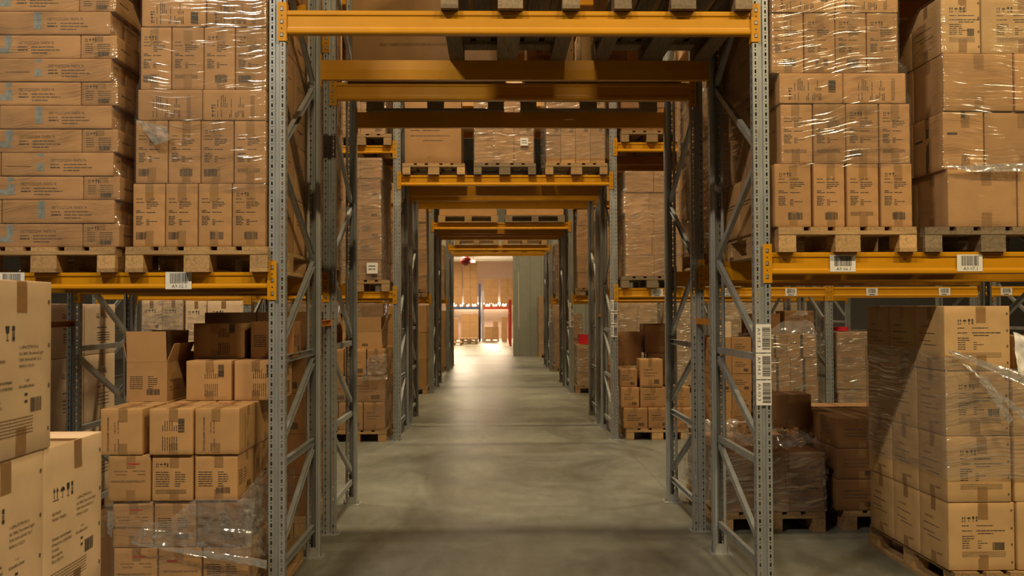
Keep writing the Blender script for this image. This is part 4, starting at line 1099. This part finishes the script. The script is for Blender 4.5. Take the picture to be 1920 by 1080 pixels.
# ------------------------------------------------------------------ third and fourth double rows
Cc = Y0S[2]; CF = Cc - .045; Dd = Y0S[3]; DF = Dd - .045; GC = 'cartons of the third and fourth rows'
side_load('third row shelf load left', 'brown', GC, -2.1, -1.33, CF, LEFT_Z[2], 6, .27, 2, 'plain', 'R', 101)
side_load('third row floor load left', 'brown', GC, -2.1, -1.33, CF, 0, 3, .54, 1, 'plain', 'R', 102, film_on=False)
side_load('third row shelf load right', 'brown', GC, 1.68, 2.4, CF, RIGHT_Z[2], 5, .315, 2, 'plain', 'L', 103)
side_load('third row floor load right', 'brown', GC, 1.66, 2.40, CF, 0, 3, .27, 2, 'plain', 'L', 104, 'film_heavy')
b = MB('red_plastic'); b.box(-.11, -.1, 0, .11, .1, .19); tag(b.build('red_crate', None, (ax(1097, CF), CF + .3, PH + .83)), 'small red plastic crate on the third row floor load', 'crate')
for i in range(4):
    x0 = (2.50, 3.42, 4.55, 5.5)[i]
    side_load(f'third row {["first", "second", "third", "fourth"][i]} pale floor load', 'pale', GC, x0, x0 + .8, CF, 0, 5, .33, 2, 'pale', 'N', 110 + i, 'film_heavy')
for i in range(2):
    side_load(f'third row {["inner", "outer"][i]} left floor load', 'brown', GC, -3.0 - i * 1.1, -2.2 - i * 1.1, CF, 0, 5, .33, 2, 'plain', 'N', 116 + i)
for i, (p0, p1) in enumerate(((826, 919), (950, 1056))):
    xa, xb = ax(p0, CF, 405), ax(p1, CF, 405)
    o = pallet(((xa + xb) / 2, CF + .2, ZT + .004), f'{["left", "right"][i]} wooden pallet over the third walkway', simplep=True, grey=bool(i)); o.scale = (1.45, 1, 1); o.location = ((.10, 1.44)[i], CF + .60, ZT + .004); o.rotation_euler = (0, 0, PI / 2)
    carton('plain', 1.15, 1.1, .8, ((-.50, .84)[i], CF + .62, ZT + PH + .01), 0, f'big carton on {["left", "right"][i]} pallet over the third walkway', GC, i, detail=False)
for i, (p0, p1) in enumerate(((850, 935), (946, 1025))):
    xa, xb = ax(p0, DF, 450), ax(p1, DF, 450)
    o = pallet((0, 0, 0), f'{["left", "right"][i]} wooden pallet over the fourth walkway', simplep=True); o.scale = (1.45, 1, 1); o.location = (xb, DF + .60, ZT + .004); o.rotation_euler = (0, 0, PI / 2)
side_load('fourth row shelf load left', 'brown', GC, -2.1, -1.33, DF, LEFT_Z[3], 4, .34, 2, 'plain', 'R', 121)
side_load('fourth row floor load left', 'brown', GC, -2.1, -1.33, DF, 0, 3, .5, 2, 'plain', 'R', 122, film_on=False)
side_load('fourth row shelf load right', 'brown', GC, 1.68, 2.5, DF, RIGHT_Z[3], 4, .34, 2, 'dark', 'L', 123)
side_load('fourth row floor load right', 'brown', GC, 1.66, 2.4, DF, 0, 4, .35, 2, 'plain', 'L', 124)
side_load('load beside the corrugated wall', 'brown', GC, ax(1010, 31.2), ax(1010, 31.2) + .8, 31.2, 0, 6, .33, 2, 'plain', 'L', 125)
beam(XLL + W_ / 2, XL - W_ / 2, Dd, LEFT_Z[3], .094, 'low yellow beam left of the walkway in fourth row')

# ------------------------------------------------------------------ far room
YR = 47.0; GF = 'cartons in the far room'
def far_frame(x, y, mat, label, depth=1.1, h=2.1):
    o = empty('upright_frame', (x, y, 0))
    for yy in (0, depth):
        b = MB(mat); b.box(-.05, yy, 0, .05, yy + .07, h); b.build('upright', o)
    for z in (.3, .9, 1.5):
        b = MB(mat); b.box(-.015, .07, z, .015, depth, z + .05); b.build('brace', o)
    tag(o, label, 'rack frame', 'far room rack frames')
far_frame(ax(899, YR), YR, 'far_blue', 'dark blue rack frame in the bright far room', h=3.0)
far_frame(ax(905, YR), YR + .02, 'steel_galv', 'grey rack frame beside the blue one, far room', h=2.6)
far_frame(ax(838, YR), YR, 'far_blue', 'dark blue rack frame at left end of far room')
far_frame(ax(957, 41), 41, 'far_red', 'red rack frame near the corrugated wall, far room', depth=2.4)
far_frame(ax(955, YR), YR, 'far_red', 'red rack frame at right end of far room rack')
ZF = 1.80
for (p0, p1, m, lb) in ((846, 898, 'far_blue', 'blue'), (906, 955, 'far_red', 'red')):
    for yy, nm in ((YR - .05, 'front'), (YR + 1.1, 'rear')):
        b = MB(m); b.box(ax(p0, YR), 0, 0, ax(p1, YR), .05, .13); o = b.build('rack_beam', None, (0, yy, ZF - .13)); tag(o, f'{nm} {lb} shelf beam of the far room rack', 'rack beam', 'far room rack beams')
def far_load(p0, p1, y, z0, z1, label, nx=2, pal=True, st='plain'):
    xa, xb = ax(p0, y), ax(p1, y)
    if pal: pallet(((xa + xb) / 2, y, z0), 'pallet under ' + label, simplep=True); z0 += PH + .002
    n = max(1, round((z1 - z0) / .42)); h = (z1 - z0) / n
    for i in range(n):
        for k in range(nx):
            w_ = (xb - xa) / nx
            carton(st, w_ - .006, .8, h - .004, (xa + w_ * (k + .5), y + .5, z0 + i * h), 0, f"{['left', 'right'][k] if nx > 1 else 'single'} brown carton, {tiername(i, n)}, {label}", GF, (i + k) % 4, detail=False)
far_load(851, 866, YR, ZF, az(491, YR), 'far room tall load, leftmost', 1)
far_load(869, 895, YR, ZF, az(491, YR), 'far room tall load left of blue post', 2)
far_load(908, 934, YR, ZF, az(523, YR), 'far room shelf load right of blue post', 2)
far_load(938, 966, YR, ZF, az(522, YR), 'far room shelf load at right', 2)
far_load(845, 858, YR - .4, 0, az(596, YR), 'far room floor stack, leftmost', 1)
far_load(864, 897, YR - .5, 0, az(588, YR), 'far room floor stack by blue post', 2)
far_load(908, 935, YR, 0, az(612, YR), 'far room low stack right of blue post', 2)
far_load(940, 951, YR, 0, az(594, YR), 'far room narrow stack at right', 1, False)
carton('plain', .25, .4, .25, (ax(929, YR + .4), YR + .5, az(612, YR) + .01), 0, 'single small carton on the low far room stack', GF, 1, detail=False)
o = pallet((ax(878, 43.2), 43.2, 0), 'upper empty pallet on floor of far room', simplep=True); o.location.z = .146
pallet((ax(851, 42.9), 42.0, 0), 'lower empty pallet on floor of far room', simplep=True); pallet((ax(878, 43.2) + .02, 43.22, 0), 'empty pallet below another on floor of far room', simplep=True)
# lamps on the far wall behind the racks
for i, p in enumerate((862, 886, 915, 942)):
    x = ax(p, 51.5); o = empty('wall_lamp', (x, 51.88, 1.96))
    b = MB('steel_plate'); b.box(-.38, .04, -.08, .38, .10, .10); b.build('lamp_housing', o)
    b = MB('lamp_glow'); b.box(-.35, -.06, -.07, .35, .04, .07); b.build('lamp_tube', o)
    tag(o, f"bright wall lamp behind far room rack, {['leftmost', 'second from left', 'third from left', 'rightmost'][i]}", 'lamp', 'far room wall lamps')
    l = lamp(x, 51.5, 1.86, 110, .9, .2, (1, .74, .52), (math.radians(-60), 0, 0))
# red paper lantern and small lamp under the low ceiling
b = MB('lantern_red'); prof = [(0, .17), (.10, .16), (.19, .10), (.22, 0), (.19, -.10), (.10, -.16), (0.03, -.20)]
LY = 36.0; c = at(873, 489, LY)
n = 14
for (r0, z0), (r1, z1) in zip(prof, prof[1:]):
    for k in range(n):
        a0, a1 = 2 * PI * k / n, 2 * PI * (k + 1) / n
        b.poly([(r0 * math.cos(a0), r0 * math.sin(a0), z0), (r1 * math.cos(a0), r1 * math.sin(a0), z1), (r1 * math.cos(a1), r1 * math.sin(a1), z1), (r0 * math.cos(a1), r0 * math.sin(a1), z0)])
b.tube([(0, 0, .16), (0, 0, 4.42 - c.z)], .01, 6)
tag(b.build('red_lantern', None, tuple(c)), 'round dark red lantern hanging from the far room ceiling', 'lantern')
c = at(887, 490, LY); o = empty('hanging_lamp', tuple(c))
b = MB('lamp_glow_soft'); b.tube([(0, 0, -.04), (0, 0, .04)], .08, 12); b.build('bulb', o)
b = MB('steel_plate'); b.tube([(0, 0, .04), (0, 0, 4.42 - c.z)], .02, 8); b.build('lamp_rod', o)
tag(o, 'small glowing lamp beside the red lantern', 'lamp')

# unseen beams and cartons added above the frame to block the light
for r, Yr in enumerate(Y0S[:3]):
    for ln in (0, 1):
        yb = Yr + 1.66 * ln; half = ['front', 'back'][ln]
        for x0, x1, nm in ((XLL, XL, 'left bay'), (XL, XR, 'bay over the walkway'), (XR, XRR, 'right bay')):
            for yy, bk in ((yb, False), (yb + FD, True)):
                beam(x0 + W_ / 2, x1 - W_ / 2, yy, 5.75, .12, f"added unseen yellow beam, {'rear' if bk else 'front'} of {nm}, {half} half of {NAMES[r]} row", bk)
        for k, (cx, zb, w) in enumerate(((-2.62, 3.80, .86), (-1.76, 3.80, .86), (2.05, 3.84, .86), (2.95, 3.84, .86), (3.8, 3.84, .82), (-2.62, 5.75, .86), (-1.76, 5.75, .86), (-.68, 5.75, .98), (.31, 5.75, .98), (1.1, 5.75, .58), (2.05, 5.75, .86), (2.95, 5.75, .86), (3.8, 5.75, .82))):
            if r == 1 and ln == 0 and k in (1, 2): continue
            carton('plain', w, 1.16, 1.7 if k < 5 else 1.4, (cx, yb + .55, zb + .003), 0, f"unseen upper carton added to block light, {half} half of {NAMES[r]} row", 'unseen light-blocking cartons high in the racks', k % 4, detail=False)

# ------------------------------------------------------------------ the 300 cartons that show largest stay single objects
def visible_counts(nx=384, ny=216):
    """rays from the camera against simplified meshes: which thing shows how large"""
    from mathutils.bvhtree import BVHTree
    bpy.context.view_layer.update(); V = []; F = []; own = []; names = []
    for ob in C.objects:
        if ob.type != 'MESH' or 'film' in ob.name or 'tape' in ob.name or 'label' in ob.name: continue
        o = ob
        while o.parent is not None: o = o.parent
        me = ob.data; k = len(V); mw = ob.matrix_world; names.append(o.name)
        if len(me.polygons) > 150 or ob in CSET:
            bb = [mw @ Vector(c) for c in ob.bound_box]; V += bb
            fs = ((0, 1, 2, 3), (4, 5, 6, 7), (0, 1, 5, 4), (1, 2, 6, 5), (2, 3, 7, 6), (3, 0, 4, 7))
        else: V += [mw @ v.co for v in me.vertices]; fs = [tuple(p.vertices) for p in me.polygons]
        for f in fs: F.append(tuple(k + i for i in f)); own.append(len(names) - 1)
    bvh = BVHTree.FromPolygons(V, F); cnt = {}; R3 = RM.to_3x3()
    for iy in range(ny):
        for ix in range(nx):
            px, py = (ix + .5) * 1920 / nx, (iy + .5) * 1080 / ny
            d = (R3 @ Vector(((px - 960) / FPX, (540 - py) / FPX, -1))).normalized()
            loc, nor, fi, dist = bvh.ray_cast(CAM, d)
            if fi is not None: n = names[own[fi]]; cnt[n] = cnt.get(n, 0) + 1
    return cnt
CSET = set(CART)
CNT = visible_counts()
order = sorted(CART, key=lambda o: -CNT.get(o.name, 0))
keep = order[:300]; rest = order[300:]
print('SEEN', sum(1 for o in CART if CNT.get(o.name, 0)), 'last kept', CNT.get(keep[-1].name, 0), 'rays in rest', sum(CNT.get(o.name, 0) for o in rest))
mb_ = MB(); mb_.mats = []
for o in rest:
    k = len(mb_.v); mw = Matrix.Translation(o.location) @ Matrix.Rotation(o.rotation_euler.z, 4, 'Z')
    mi = []
    for m in o.data.materials:
        if m.name not in mb_.mats: mb_.mats.append(m.name)
        mi.append(mb_.mats.index(m.name))
    mb_.v += [tuple(mw @ v.co) for v in o.data.vertices]
    for p in o.data.polygons: mb_.f.append(tuple(k + i for i in p.vertices)); mb_.m.append(mi[p.material_index])
for o in rest:
    for c in list(o.children): bpy.data.objects.remove(c)
    bpy.data.objects.remove(o)
if rest:
    o = mb_.build('more_cartons'); tag(o, 'remaining brown cartons further back and deeper in the racks, with unseen light blockers overhead', 'box', None, 'stuff')
print('CARTONS', NCART[0], 'OBJECTS', len(bpy.data.objects))
for t in LONG[:20]: print('LABEL LENGTH', t)
